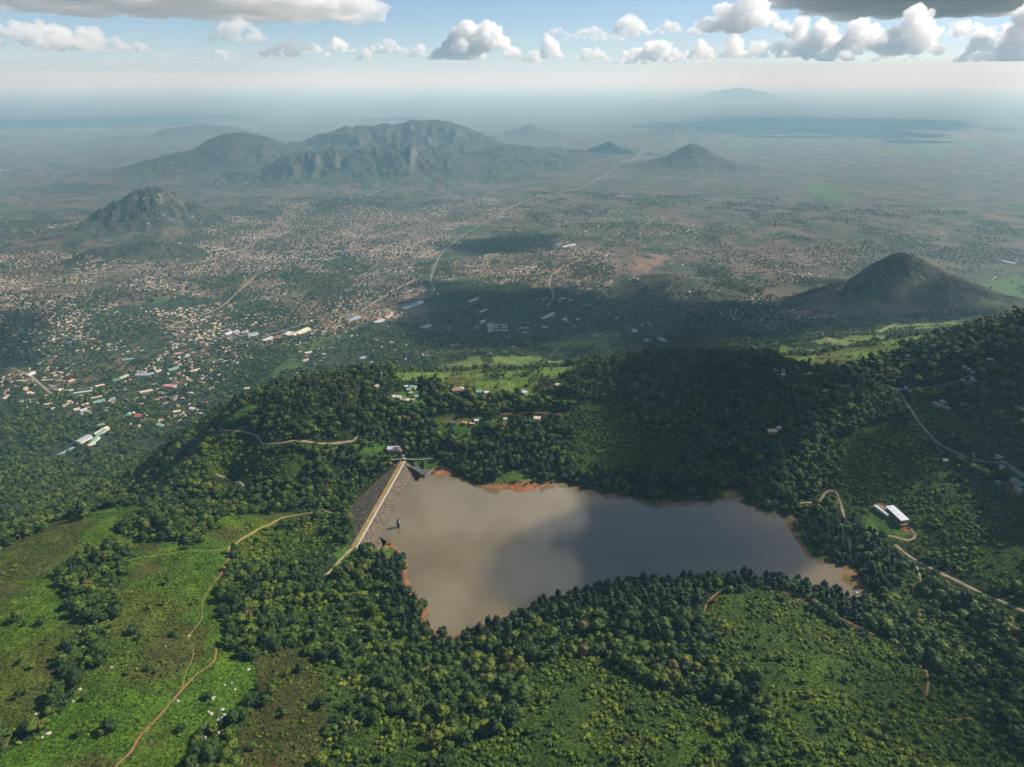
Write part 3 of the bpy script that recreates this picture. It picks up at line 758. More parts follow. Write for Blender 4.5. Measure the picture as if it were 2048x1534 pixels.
for i, (lb, px, t, b_, w, D) in enumerate([
    ('big white heaped cloud at the left edge above the horizon', 55, 42, 102, 165, 26000), ('smaller white cloud right of the big one at the left edge', 195, 66, 100, 90, 27000),
    ('grey white cloud floating high left of centre', 478, 50, 84, 100, 19000), ('ragged white cloud row below the grey white one left of centre', 588, 82, 115, 130, 27000), ('tiny low white cloud streak left of centre', 448, 107, 120, 80, 33000), ('small white cloud just left of the frame centre', 678, 82, 105, 66, 28000),
    ('low white cloud row left of the largest heap', 770, 88, 108, 110, 31000), ('tiny white cloud under the row left of the largest heap', 733, 106, 122, 40, 33000), ('largest white cauliflower cloud at the top centre', 948, 56, 119, 168, 25000), ('small white cloud just right of the largest heap', 1065, 100, 126, 36, 30000), ('thin tall white puff right of the largest heap', 1102, 80, 116, 42, 32000),
    ('soft white cloud right of centre in the blue gap', 1190, 58, 83, 115, 21000), ('round soft white puff in the blue gap', 1262, 37, 72, 70, 20000), ('small soft white puff right of the blue gap', 1335, 44, 68, 52, 20000), ('pale faint cloud row low in the haze right of centre', 1300, 96, 128, 150, 36000),
    ('white grey cloud with dark flank below the dark deck', 1478, 10, 68, 165, 14000), ('white rounded puff left in the right hand row', 1468, 76, 116, 46, 27000), ('white heap second in the right hand row', 1530, 80, 116, 80, 27000), ('tall white heap third in the right hand row', 1588, 66, 114, 56, 26500), ('grey shaded heap in the middle of the right hand row', 1645, 60, 122, 84, 22000),
    ('widest bright heap of the right hand row', 1735, 52, 110, 130, 25000), ('white heap right of the widest one', 1818, 50, 112, 84, 26000), ('thin white cloud chain at the upper right', 1905, 50, 76, 120, 30000), ('pale low cloud right of the row', 1960, 88, 124, 60, 30000), ('tall white heap at the right edge', 2030, 58, 122, 76, 25000), ('soft grey cloud row far left of the centre', 130, 90, 104, 200, 34000),
    ('small ragged cloud low right of the centre', 1405, 92, 118, 60, 29000), ('low faint puff right of the thin tall one', 1180, 96, 122, 70, 33000), ('faint twin puff low in the haze right of centre', 1380, 104, 126, 70, 35000), ('small grey cloud low under the widest heap', 1790, 104, 124, 90, 24000), ('ragged white cloud under the dark deck at far right', 1985, 52, 78, 90, 28000),
    ('small faint cloud left of the grey white one', 265, 88, 104, 70, 33000), ('faint flat cloud low at left', 350, 108, 118, 90, 36000), ('little white puff left of the largest heap', 838, 96, 116, 50, 31000), ('faint white shred high right of the blue gap', 1120, 60, 74, 60, 27000)]):
    Dr = D if 250 < px < 1440 or D < 20000 else 19400 + (i % 4) * 400
    heap(lb, px, t, b_, w, Dr, 100 + i, dens={14000: .008, 19000: .0045, 22000: .009}.get(D, .008 if D == 25000 else .0058), group=HG)
# two wide decks reaching in at the top of the frame
def shelf(label, px0, px1, y0, y1, D0, D1, base, thick, dens, seed, step):
    r_ = np.random.default_rng(seed); bl = []
    a0, b0, c0 = ray(px0, 20); a1, b1, c1 = ray(px1, 20)
    A0, A1 = math.atan2(a0, b0), math.atan2(a1, b1)
    D = D0
    while D < D1:
        na_ = max(3, int((A1 - A0) * D / step))
        for k in range(na_):
            A = A0 + (A1 - A0) * (k + r_.uniform(-.4, .4)) / (na_ - 1)
            e = min((A - A0) / (A1 - A0), (A1 - A) / (A1 - A0), (D1 - D) / (D1 - D0) * .8, .34) / .34
            rr = max(thick * (.22 + .78 * max(e, 0)) * r_.uniform(.55, 1.3), thick * .2)
            d_ = D + r_.uniform(-.4, .4) * step
            bl.append((math.sin(A) * d_, math.cos(A) * d_, base + rr * .3, rr))
        D += step
    return cloud(label, np.array(bl), base, step * .26, dens, thick * .3, thick * .8, .35, 'wide decks along the top edge')
shelf('dark slate cloud deck across the top right corner', 1545, 2300, 0, 40, 23500, 31000, 2650, 1000, .0048, 41, 1050)
shelf('soft beige grey cloud deck along the top left edge', -250, 870, 0, 40, 23800, 31500, 2650, 820, .0024, 42, 1000)
# two white clouds over the valley, out of the frame above but mirrored in the water
def puff(label, x, y, z, w, d, h, seed):
    r_ = np.random.default_rng(seed); n = 26
    t = r_.uniform(-1, 1, (n, 2)); rr = h * r_.uniform(.35, .7, n) * (1.15 - .6 * np.hypot(t[:, 0], t[:, 1]).clip(0, 1))
    cloud(label, np.stack([x + t[:, 0] * w / 2, y + t[:, 1] * d / 2, z + rr * .3, rr], 1), z - h * .1, 26, .006, 22, 130, .4, 'white clouds mirrored in the lake')
puff('small white cloud above the frame mirrored as the bright patch near the lake centre', 70, 2850, 1640, 430, 330, 190, 51)
puff('wide thin white cloud above the frame mirrored as the pale band near the dam', -380, 3420, 1640, 640, 480, 170, 52)
puff('long thin white cloud above the frame mirrored near the lake tip', -330, 2640, 1640, 240, 330, 120, 53)

# ---------------------------------------------------------------- vegetation: prototypes
def leaf_mat(name, c0, c1, c2, trans=.25, c3=None):
    m, g = new_mat(name)
    oi = g.n('ShaderNodeObjectInfo'); rnd = oi.outputs['Random']
    pos = g.n('ShaderNodeNewGeometry').outputs['Position']
    patch = g.noise(pos, 1 / 55.0, 3, .5)
    f = g.math('ADD', g.math('MULTIPLY', rnd, .85), g.math('MULTIPLY', g.math('SUBTRACT', patch, .5), 1.5))
    ramp = g.n('ShaderNodeValToRGB', {0: f})
    e = ramp.color_ramp.elements
    e[0].position = .0; e[0].color = (*c0, 1); e[1].position = .95; e[1].color = (*c2, 1)
    k = e.new(.45); k.color = (*c1, 1)
    if c3: k = e.new(1.0); k.color = (*c3, 1)
    v = g.rng(g.noise(pos, .55, 3, .6), .3, .7, .55, 1.5)
    c = g.n('ShaderNodeHueSaturation', {'Color': ramp.outputs[0], 'Value': v}).outputs[0]
    d = g.n('ShaderNodeBsdfPrincipled', {'Base Color': c, 'Roughness': .6, 'Specular IOR Level': .22})
    t = g.n('ShaderNodeBsdfTranslucent', {'Color': g.mix(1.0, c, (1.25, 1.3, .7), 'MULTIPLY')})
    s = g.n('ShaderNodeMixShader', {0: trans, 1: d.outputs[0], 2: t.outputs[0]})
    g.out(s.outputs[0])
    return m
LEAF = leaf_mat('broadleaf foliage', (.017, .040, .008), (.044, .084, .010), (.135, .165, .014), .25, (.125, .105, .035))
PINEM = leaf_mat('pine foliage', (.012, .028, .009), (.022, .043, .012), (.042, .070, .016), .15)
GUMM = leaf_mat('gum foliage', (.028, .046, .014), (.055, .075, .020), (.11, .115, .030))
SHRM = leaf_mat('shrub foliage', (.032, .070, .006), (.085, .140, .008), (.21, .24, .014))
GRSM = leaf_mat('grass tussock', (.028, .062, .004), (.055, .108, .006), (.105, .140, .010))
BARK = simple_mat('bark', (.12, .095, .07), .9, .3, 1.5)
PALEB = simple_mat('pale bark', (.20, .175, .14), .85, .2, 1.5)

_ico_cache = {}
def ico(sub):
    if sub not in _ico_cache:
        bm = bmesh.new(); bmesh.ops.create_icosphere(bm, subdivisions=sub, radius=1.0)
        _ico_cache[sub] = (np.array([v.co[:] for v in bm.verts]), np.array([[v.index for v in f.verts] for f in bm.faces])); bm.free()
    return _ico_cache[sub]
class MB:
    def __init__(s): s.v = []; s.f = []; s.mi = []; s.n = 0
    def add(s, v, f, mi=0):
        s.v.append(np.asarray(v, float)); s.f += [tuple(int(i) + s.n for i in q) for q in f]; s.mi += [mi] * len(f); s.n += len(v)
    def lobe(s, c, r, rng, sub=2, rough=.28, squash=1.0, mi=0, keep=None):
        v, f = ico(sub)
        nz = vnoise3(v * 1.9 + rng.uniform(0, 50, 3), 3) * .6 + vnoise3(v * 4.3 + rng.uniform(0, 50, 3), 4) * .4
        w = v * (1 - rough + 2 * rough * nz)[:, None] * np.asarray(r, float)
        s.add(w + np.asarray(c, float), f, mi)
    def tufts(s, c, r, n, size, rng, up=.35, mi=0):
        d = rng.normal(size=(n, 3)); d[:, 2] = np.abs(d[:, 2]) * 1.0 - .25; d /= np.linalg.norm(d, axis=1)[:, None]
        for k in range(n):
            p = np.asarray(c) + d[k] * np.asarray(r) * rng.uniform(.88, 1.16)
            a = rng.normal(size=3); a -= a.dot(d[k]) * d[k] * .7; a /= np.linalg.norm(a)
            b_ = np.cross(d[k] + rng.normal(size=3) * .4, a); b_ /= np.linalg.norm(b_) + 1e-9
            z = size * rng.uniform(.6, 1.3)
            s.add([p - a * z - b_ * z * .6, p + a * z - b_ * z * .5, p + b_ * z, p + d[k] * z * .8], [(0, 1, 2), (0, 1, 3), (1, 2, 3)], mi)
    def tube(s, p0, p1, r0, r1, n=6, mi=0):
        p0, p1 = np.asarray(p0, float), np.asarray(p1, float); ax = p1 - p0; ax /= np.linalg.norm(ax)
        u = np.cross(ax, (0.3, 1, 0.2)); u /= np.linalg.norm(u); w = np.cross(ax, u)
        a = np.arange(n) * 2 * math.pi / n
        ring = np.cos(a)[:, None] * u + np.sin(a)[:, None] * w
        s.add(np.concatenate([p0 + ring * r0, p1 + ring * r1]), [(i, (i + 1) % n, n + (i + 1) % n, n + i) for i in range(n)] + [tuple(range(n, 2 * n))], mi)
    def box(s, x0, x1, y0, y1, z0, z1, mi=0, M=None):
        v = np.array([(x, y, z) for x in (x0, x1) for y in (y0, y1) for z in (z0, z1)], float)
        if M is not None: v = M(v)
        s.add(v, [(0, 1, 3, 2), (4, 6, 7, 5), (0, 4, 5, 1), (2, 3, 7, 6), (0, 2, 6, 4), (1, 5, 7, 3)], mi)
    def mesh(s, name, mats):
        me = bpy.data.meshes.new(name)
        me.from_pydata(np.concatenate(s.v).tolist(), [], s.f)
        for m in mats: me.materials.append(m)
        if len(mats) > 1: me.polygons.foreach_set('material_index', np.asarray(s.mi, np.int32))
        me.update()
        return me
    def obj(s, name, mats, parent=None):
        return link(bpy.data.objects.new(name, s.mesh(name, mats if isinstance(mats, (list, tuple)) else [mats])), parent)

def broadleaf(rng, h=11.0, w=5.0):
    cr, tk = MB(), MB()
    h, w = ((11, 5), (13.5, 4.2), (9.5, 6.2), (8, 4.2), (12, 5.6), (14, 5.2), (8.5, 5.4), (10.5, 3.8), (12.5, 6.0), (7.5, 3.4))[int(rng.integers(10))]
    th = h * rng.uniform(.32, .42)
    tk.tube((0, 0, -1.5), (0, 0, th), .38, .26)
    n = rng.integers(6, 9)
    cr.lobe((0, 0, h * .66), (w * .72, w * .72, h * .27), rng)
    for k in range(n):
        a = k * 2 * math.pi / n + rng.uniform(-.4, .4); rr = w * rng.uniform(.45, .68); zz = h * rng.uniform(.48, .78)
        R = w * rng.uniform(.34, .52)
        c = (math.cos(a) * rr, math.sin(a) * rr, zz)
        cr.lobe(c, (R, R, R * .8), rng, 2, .42)
        cr.tufts(c, (R, R, R * .8), 12, w * .15, rng)
        tk.tube((0, 0, th * .8), (c[0] * .8, c[1] * .8, c[2] - .3), .16, .07, 5)
    cr.lobe((rng.uniform(-1, 1), rng.uniform(-1, 1), h * .86), (w * .45, w * .45, h * .14), rng, 2, .34)
    cr.tufts((0, 0, h * .68), (w * .8, w * .8, h * .3), 26, w * .15, rng)
    return cr, tk
def pine(rng, h=15.0, w=4.0):
    cr, tk = MB(), MB()
    tk.tube((0, 0, -1.5), (0, 0, h * .9), .32, .10)
    n = 6
    for k in range(n):
        t = k / (n - 1); z = h * (.36 + .56 * t); R = w * (.62 + .5 * math.sin(min(1, t * 1.25) * 2.6)) * (1.0 - .45 * t) * rng.uniform(.85, 1.1)
        m = 4 if k < 4 else 2
        for j in range(m):
            a = j * 2 * math.pi / m + rng.uniform(0, 2)
            c = (math.cos(a) * R * .5, math.sin(a) * R * .5, z + rng.uniform(-.5, .5))
            cr.lobe(c, (R * .66, R * .66, h * .095), rng, 1, .35)
        cr.tufts((0, 0, z), (R, R, h * .08), 10, .6, rng)
    cr.lobe((0, 0, h * .96), (w * .42, w * .42, h * .07), rng, 1, .3)
    return cr, tk
def gum(rng, h=20.0, w=5.0):
    cr, tk = MB(), MB()
    lean = rng.uniform(-1, 1, 2)
    tk.tube((0, 0, -1.5), (lean[0], lean[1], h * .62), .42, .2)
    for k in range(7):
        a = rng.uniform(0, 6.28); rr = w * rng.uniform(.2, .62); zz = h * rng.uniform(.5, .93); R = w * rng.uniform(.26, .44)
        c = (lean[0] + math.cos(a) * rr, lean[1] + math.sin(a) * rr, zz)
        cr.lobe(c, (R, R, R * .85), rng, 2, .42)
        cr.tufts(c, (R * 1.05, R * 1.05, R * .9), 12, w * .13, rng)
        tk.tube((lean[0] * .8, lean[1] * .8, h * .45), (c[0], c[1], c[2] - R * .3), .18, .06, 5)
    return cr, tk
def shrub(rng, h=2.6, w=1.9):
    cr, tk = MB(), MB()
    for k in range(4):
        a = k * 1.6 + rng.uniform(0, 1); R = w * rng.uniform(.45, .7)
        c = (math.cos(a) * w * .5, math.sin(a) * w * .5, h * rng.uniform(.3, .6))
        cr.lobe(c, (R, R, R * .8), rng, 1, .35); cr.tufts(c, (R, R, R * .8), 6, w * .2, rng)
        tk.tube((0, 0, -.3), c, .06, .04, 4)
    cr.lobe((0, 0, h * .6), (w * .5, w * .5, h * .35), rng, 1, .35)
    return cr, tk
def tuft(rng, h=.9, w=.8):
    cr, tk = MB(), MB()
    cr.lobe((0, 0, .15), (w, w, h * .6), rng, 1, .45)
    cr.tufts((0, 0, .3), (w * .9, w * .9, h * .5), 8, .45, rng)
    return cr, tk

STUFF_COLLECTIONS = {}
PROTO = {}
def make_protos(key, fn, leaf, bark, n, seed):
    """n meshes of a kind: crown and trunk apart for the single plants, joined for the masses"""
    rng = np.random.default_rng(seed)
    coll = bpy.data.collections.new(key + '_sources')
    prs = []
    for k in range(n):
        cr, tk = fn(rng)
        crown = cr.mesh(key + '_crown', [leaf]); trunk = tk.mesh(key + '_trunk', [bark]) if tk.n else None
        j = MB(); j.add(np.concatenate(cr.v), cr.f, 0)
        if tk.n: j.add(np.concatenate(tk.v), tk.f, 1)
        jm = j.mesh(key, [leaf, bark])
        coll.objects.link(bpy.data.objects.new('%s_source_%02d' % (key, k), jm))
        prs.append((crown, trunk))
    PROTO[key] = prs; STUFF_COLLECTIONS[key] = coll
make_protos('broadleaf_tree', broadleaf, LEAF, BARK, 12, 1)
make_protos('pine_tree', pine, PINEM, BARK, 5, 2)
make_protos('gum_tree', gum, GUMM, PALEB, 6, 3)
make_protos('shrub', shrub, SHRM, BARK, 5, 4)
make_protos('grass_tussock', tuft, GRSM, BARK, 4, 5)

def gn_scatter(name, key, pts, rot, scl, idx):
    """one countless mass: points that carry the plants"""
    me = bpy.data.meshes.new(name)
    n = len(pts)
    me.vertices.add(n); me.vertices.foreach_set('co', np.asarray(pts, np.float32).ravel())
    for nm, arr, ty, k in (('rot', rot, 'FLOAT', 'value'), ('scl', scl, 'FLOAT', 'value'), ('pick', idx, 'INT', 'value')):
        a = me.attributes.new(nm, ty, 'POINT'); a.data.foreach_set(k, np.asarray(arr, np.float32 if ty == 'FLOAT' else np.int32))
    o = link(bpy.data.objects.new(name, me))
    ng = bpy.data.node_groups.new(name, 'GeometryNodeTree')
    ng.interface.new_socket('Geometry', in_out='INPUT', socket_type='NodeSocketGeometry')
    ng.interface.new_socket('Geometry', in_out='OUTPUT', socket_type='NodeSocketGeometry')
    N = ng.nodes; L = ng.links
    i_, o_ = N.new('NodeGroupInput'), N.new('NodeGroupOutput')
    ci = N.new('GeometryNodeCollectionInfo'); ci.inputs[0].default_value = STUFF_COLLECTIONS[key]; ci.inputs['Separate Children'].default_value = True; ci.inputs['Reset Children'].default_value = True
    ip = N.new('GeometryNodeInstanceOnPoints'); ip.inputs['Pick Instance'].default_value = True
    def at(nm, ty):
        a = N.new('GeometryNodeInputNamedAttribute'); a.data_type = ty; a.inputs[0].default_value = nm; return a.outputs[0]
    cx = N.new('ShaderNodeCombineXYZ'); L.new(at('rot', 'FLOAT'), cx.inputs[2])
    er = N.new('FunctionNodeEulerToRotation'); L.new(cx.outputs[0], er.inputs[0])
    L.new(i_.outputs[0], ip.inputs['Points']); L.new(ci.outputs[0], ip.inputs['Instance']); L.new(at('pick', 'INT'), ip.inputs['Instance Index'])
    L.new(er.outputs[0], ip.inputs['Rotation']); L.new(at('scl', 'FLOAT'), ip.inputs['Scale']); L.new(ip.outputs[0], o_.inputs[0])
    md = o.modifiers.new('plants', 'NODES'); md.node_group = ng
    return tag(o, kind='stuff')

# ---------------------------------------------------------------- vegetation: where it stands
def jitter_grid(x0, x1, y0, y1, s, seed):
    r = np.random.default_rng(seed)
    gx, gy = np.meshgrid(np.arange(x0, x1, s), np.arange(y0, y1, s))
    gx = gx.ravel() + r.uniform(-.48, .48, gx.size) * s; gy = gy.ravel() + r.uniform(-.48, .48, gy.size) * s
    return gx, gy, r
CLEAR = []          # (points, half width): tracks; filled by the tracks below
CLEARC = []         # (x, y, radius): buildings
def clear_of(x, y, pad=0.0):
    ok = np.ones(len(x), bool)
    for pts, w in CLEAR:
        lo, hi = pts.min(0) - w - pad - 2, pts.max(0) + w + pad + 2
        m = (x > lo[0]) & (x < hi[0]) & (y > lo[1]) & (y < hi[1])
        if m.any():
            d, _ = segdist(x[m], y[m], pts); ok[np.flatnonzero(m)[d < w + pad]] = False
    for cx, cy_, r in CLEARC:
        ok &= (x - cx) ** 2 + (y - cy_) ** 2 > (r + pad) ** 2
    return ok
def lake_sd(x, y):
    d, _ = segdist(x, y, LAKE, True); return np.where(inpoly(x, y, LAKE), -d, d)

# ---------------------------------------------------------------- tracks, paths and roads
EARTH_TAN = simple_mat('pale dirt', (.28, .205, .125), .95, .22, .12)
EARTH_RED = simple_mat('red dirt', (.20, .092, .048), .95, .25, .15)
EARTH_OCH = simple_mat('ochre dirt', (.24, .165, .055), .95, .25, .12)
EARTH_OLV = simple_mat('grassy dirt', (.155, .125, .04), .95, .3, .25)
GRAVEL = simple_mat('grey gravel', (.21, .18, .145), .95, .2, .1)
TARMAC = simple_mat('dusty road', (.165, .14, .11), .9, .25, .03)
def smooth_line(pts, step):
    pts = np.asarray(pts, float)
    if len(pts) > 2:
        P = np.concatenate([[2 * pts[0] - pts[1]], pts, [2 * pts[-1] - pts[-2]]]); out = []
        for i in range(1, len(P) - 2):
            n = max(2, int(np.hypot(*(P[i + 1] - P[i])) / step))
            t = np.linspace(0, 1, n, endpoint=False)[:, None]
            out.append(.5 * (2 * P[i] + (P[i + 1] - P[i - 1]) * t + (2 * P[i - 1] - 5 * P[i] + 4 * P[i + 1] - P[i + 2]) * t ** 2 + (-P[i - 1] + 3 * P[i] - 3 * P[i + 1] + P[i + 2]) * t ** 3))
        return np.concatenate(out + [pts[-1:]])
    n = max(2, int(np.hypot(*(pts[1] - pts[0])) / step))
    return pts[0] + (pts[1] - pts[0]) * np.linspace(0, 1, n + 1)[:, None]
def track(name, px, width, mat, lift=.35, rmin=270.0, clear=2.5, wob=.4):
    a = np.asarray(px, float)
    g = ground_at(a[:, 0], a[:, 1], rmin)[:, :2]
    far = np.hypot(*g.mean(0)) > 1900
    line = smooth_line(g, 12 if far else 3.0)
    t = np.gradient(line, axis=0); t /= np.linalg.norm(t, axis=1)[:, None] + 1e-9
    nrm = np.stack([-t[:, 1], t[:, 0]], 1)
    w = width / 2 * (1 + wob * 2 * (fbm(line[:, 0] / 14 + 3, line[:, 1] / 14, 2, seed=31) - .5))
    v = []; f = []
    K = (-1, -.5, 0, .5, 1)
    for i in range(len(line)):
        for k in K:
            q = line[i] + nrm[i] * w[i] * k
            v.append((q[0], q[1], float(ground(q[0], q[1])) + lift * (1 if abs(k) < 1 else -.4)))
    n = len(K)
    for i in range(len(line) - 1):
        for k in range(n - 1): f.append((i * n + k, i * n + k + 1, (i + 1) * n + k + 1, (i + 1) * n + k))
    if clear is not None: CLEAR.append((line[::2] if len(line) > 8 else line, width / 2 + clear))
    return tag(mesh_obj(name, v, f, mat, smooth=True), kind='structure')
track('footpath', [(180,1610),(230,1534),(262,1502),(285,1465),(320,1430),(352,1392),(390,1352),(425,1325),(432,1300),(428,1288)], 2.2, EARTH_RED)
track('footpath', [(362,1386),(372,1345),(386,1310),(384,1285),(375,1275),(402,1240),(405,1210),(412,1190),(432,1160)], 1.1, EARTH_OLV)
track('dirt_track', [(432,1160),(446,1140),(458,1112),(456,1097)], 3.6, EARTH_RED)
track('dirt_track', [(456,1097),(480,1080),(510,1062),(546,1045),(592,1030),(640,1022),(668,1026)], 3.8, EARTH_OCH, clear=7)
track('footpath', [(456,1097),(400,1102),(330,1108),(250,1122)], 1.8, EARTH_OLV)
track('dirt_track', [(711,1091),(695,1105),(680,1120),(664,1138),(650,1152)], 4.6, EARTH_TAN, clear=9)
track('dirt_track', [(809,918),(803,905),(797,893),(790,884)], 6.5, EARTH_TAN)
track('road', [(438,852),(445,860),(490,864),(515,873),(526,888),(560,886),(620,884),(690,884),(708,880),(717,866)], 3.6, EARTH_TAN, clear=5)
track('dirt_track', [(1000,828),(1040,826),(1068,825),(1100,827),(1140,826)], 3.2, EARTH_RED, clear=5)
track('footpath', [(432,948),(455,958),(472,964),(492,976)], 3.5, EARTH_TAN, clear=4)
track('road', [(1752,772),(1792,777),(1815,810),(1835,840),(1858,868),(1880,888),(1920,908),(1945,918),(1990,925),(2012,926),(2052,955)], 4.2, GRAVEL, clear=6)
track('road', [(1792,777),(1830,778),(1900,766),(1942,750)], 3.6, GRAVEL, clear=5)
track('dirt_track', [(1860,870),(1874,893),(1886,906)], 4.0, EARTH_RED, clear=5)
track('road', [(1600,1006),(1637,1002),(1650,986),(1665,981),(1675,990),(1683,1015),(1689,1036)], 4.0, EARTH_TAN, clear=6)
track('road', [(1736,1063),(1760,1068),(1790,1074),(1808,1079),(1823,1079),(1829,1070),(1818,1056),(1800,1042),(1775,1022),(1756,1010)], 4.4, EARTH_TAN, clear=3)
track('road', [(1790,1090),(1815,1110),(1840,1126),(1875,1143),(1910,1160),(1960,1185),(2010,1206),(2070,1232)], 4.8, EARTH_TAN, clear=9)
track('footpath', [(1826,1118),(1836,1140),(1843,1166)], 3.0, EARTH_TAN)
track('footpath', [(1405,1233),(1415,1205),(1435,1186),(1470,1172),(1510,1170),(1560,1182),(1600,1200),(1650,1222),(1700,1245),(1760,1275),(1800,1290)], 2.6, EARTH_RED, clear=3)
track('footpath', [(1850,1330),(1856,1360),(1852,1392)], 2.4, EARTH_RED, clear=3)
track('footpath', [(1895,1441),(1942,1436)], 2.6, EARTH_RED, clear=3)
track('road', [(470,692),(520,676),(580,657),(645,640),(720,625),(800,612),(850,598),(868,580),(862,560),(870,530),(890,500),(920,475),(960,450),(1000,425)], 9.0, TARMAC, 1.5, 1300, 10)
track('road', [(1000,425),(1040,408),(1080,393),(1140,382),(1180,366),(1230,335),(1270,315),(1302,295)], 17.0, TARMAC, 3.0, 1300, 14)
track('road', [(1104,602),(1106,585),(1098,568),(1110,545),(1160,520)], 8.0, EARTH_TAN, 1.5, 1300, 8)
track('road', [(20,735),(60,752),(108,792)], 9.0, EARTH_TAN, 1.2, 1300, 6)
track('road', [(565,435),(530,470),(460,505),(360,530),(200,545),(60,560)], 7.0, EARTH_TAN, 1.5, 1300, 6)
track('road', [(520,545),(470,590),(430,620),(330,655)], 6.0, EARTH_TAN, 1.5, 1300, 6)
track('road', [(700,640),(740,610),(790,580),(830,560)], 6.0, EARTH_TAN, 1.5, 1300, 5)
track('road', [(1180,530),(1230,520),(1285,540),(1345,548)], 7.0, EARTH_TAN, 1.5, 1300, 6)
track('road', [(1258,520),(1270,505),(1262,492),(1282,480)], 7.0, EARTH_RED, 1.5, 1300, 6)
track('footpath', [(1100,715),(1115,697),(1137,684),(1160,668)], 6.0, EARTH_TAN, .8, 1300, 6)
track('road', [(1630,662),(1645,673),(1665,681),(1692,693)], 8.0, EARTH_TAN, .8, 1300, 6)
track('footpath', [(1760,665),(1775,655),(1800,645)], 7.0, EARTH_TAN, .8, 1300, 6)

# ---------------------------------------------------------------- the dam
ROCKF = simple_mat('rockfill', (.125, .095, .066), .95, .45, .35, var2=(.19, .155, .11))
CONC = simple_mat('weathered concrete', (.17, .165, .155), .9, .25, .3, var2=(.10, .10, .095))
PALEC = simple_mat('pale concrete', (.50, .47, .41), .8, .1, .4)
COPE = simple_mat('grey coping', (.33, .31, .28), .9, .15, .4)
SLABD = simple_mat('stained slab', (.085, .082, .078), .9, .3, .2, var2=(.05, .05, .05))
DARKC = simple_mat('dark concrete', (.055, .058, .06), .9, .25, .3)
STONES = [simple_mat('grey stone', (.165, .125, .086), .95, .25, .6), simple_mat('dark stone', (.07, .054, .04), .95, .25, .6), simple_mat('pale stone', (.30, .25, .18), .95, .2, .6)]
def damp(s, t, z): 
    q = DA + DV * s + DN * t
    return (q[0], q[1], z)
dam = thing('embankment_dam', 'long rockfill dam with a straight ochre crest road holding back the reservoir', 'dam', damp(DL / 2, 0, 0))
def dam_local(o): o.matrix_parent_inverse = dam.matrix_world.inverted(); return o
dam.location = damp(DL / 2, 0, 0); bpy.context.view_layer.update()
def slope_face(name, sign, tmax, k):
    ns, nt = 150, 34; v = []; f = []
    rg = np.random.default_rng(5 + sign)
    for i in range(ns + 1):
        for j in range(nt + 1):
            s = -9 + (DL + 18) * i / ns; tm = tmax if sign < 0 else float(toe_t(s)) + 2.5; t = CW + (max(tm, CW + .5) - CW) * j / nt
            z = CREST - (t - CW) / k + (rg.normal() * .28 if 0 < j else 0)
            v.append(damp(s, sign * t, z))
    for i in range(ns):
        for j in range(nt):
            a = i * (nt + 1) + j; q = (a, a + nt + 1, a + nt + 2, a + 1)
            f.append(q if sign < 0 else q[::-1])
    return dam_local(mesh_obj(name, v, f, ROCKF, dam))
up = slope_face('upstream_face', -1, 30, USL)
dn = slope_face('downstream_face', 1, 72, DSL)
def strip(name, t0, t1, z0, z1, mat, parent=dam, s0=-6.0, s1=DL + 4):
    v = []; n = 60
    for i in range(n + 1):
        s = s0 + (s1 - s0) * i / n
        v += [damp(s, t0, z0), damp(s, t1, z0), damp(s, t1, z1), damp(s, t0, z1)]
    f = [(i * 4 + j, i * 4 + (j + 1) % 4, i * 4 + 4 + (j + 1) % 4, i * 4 + 4 + j) for i in range(n) for j in range(4)] + [(0, 1, 2, 3), (4 * n + 3, 4 * n + 2, 4 * n + 1, 4 * n)]
    return dam_local(mesh_obj(name, v, f, mat, parent))
strip('crest_road', -2.6, CW, CREST - 1.5, CREST + .12, EARTH_OCH)
strip('parapet_wall', -CW, -2.61, CREST - 1.6, CREST + .75, PALEC)
def stones(name, sign, tmax, k, n, seed, parent):
    rg = np.random.default_rng(seed); mb = MB(); v0, f0 = ico(1)
    for _ in range(n):
        s = rg.uniform(0, DL); t = CW + 1 + ((tmax if sign < 0 else float(toe_t(s))) - CW - 1) * rg.uniform(); z = CREST - (t - CW) / k
        r = rg.uniform(.3, .95) ** 1.3
        p = np.array(damp(s, sign * t, z + r * .15))
        mb.add(v0 * rg.uniform(.6, 1.2, 3) * r * rg.uniform(.8, 1.15, (len(v0), 1)) + p, f0, int(rg.choice(3, p=[.5, .28, .22])))
    o = mb.obj(name, STONES, parent); dam_local(o); return tag(o, kind='stuff')
stones('riprap', -1, 27, USL, 2600, 3, dam); stones('riprap', 1, 60, DSL, 3600, 4, dam)
CLEAR.append((np.array([damp(0, 0, 0)[:2], damp(DL, 0, 0)[:2]]), 9)); CLEAR.append((np.array([damp(0, -22, 0)[:2], damp(DL - 15, -22, 0)[:2]]), 14))
for s_ in np.linspace(.15, 1, 12): CLEARC.append((*damp(DL * s_, float(toe_t(DL * s_)) * .5, 0)[:2], float(toe_t(DL * s_)) * .5))

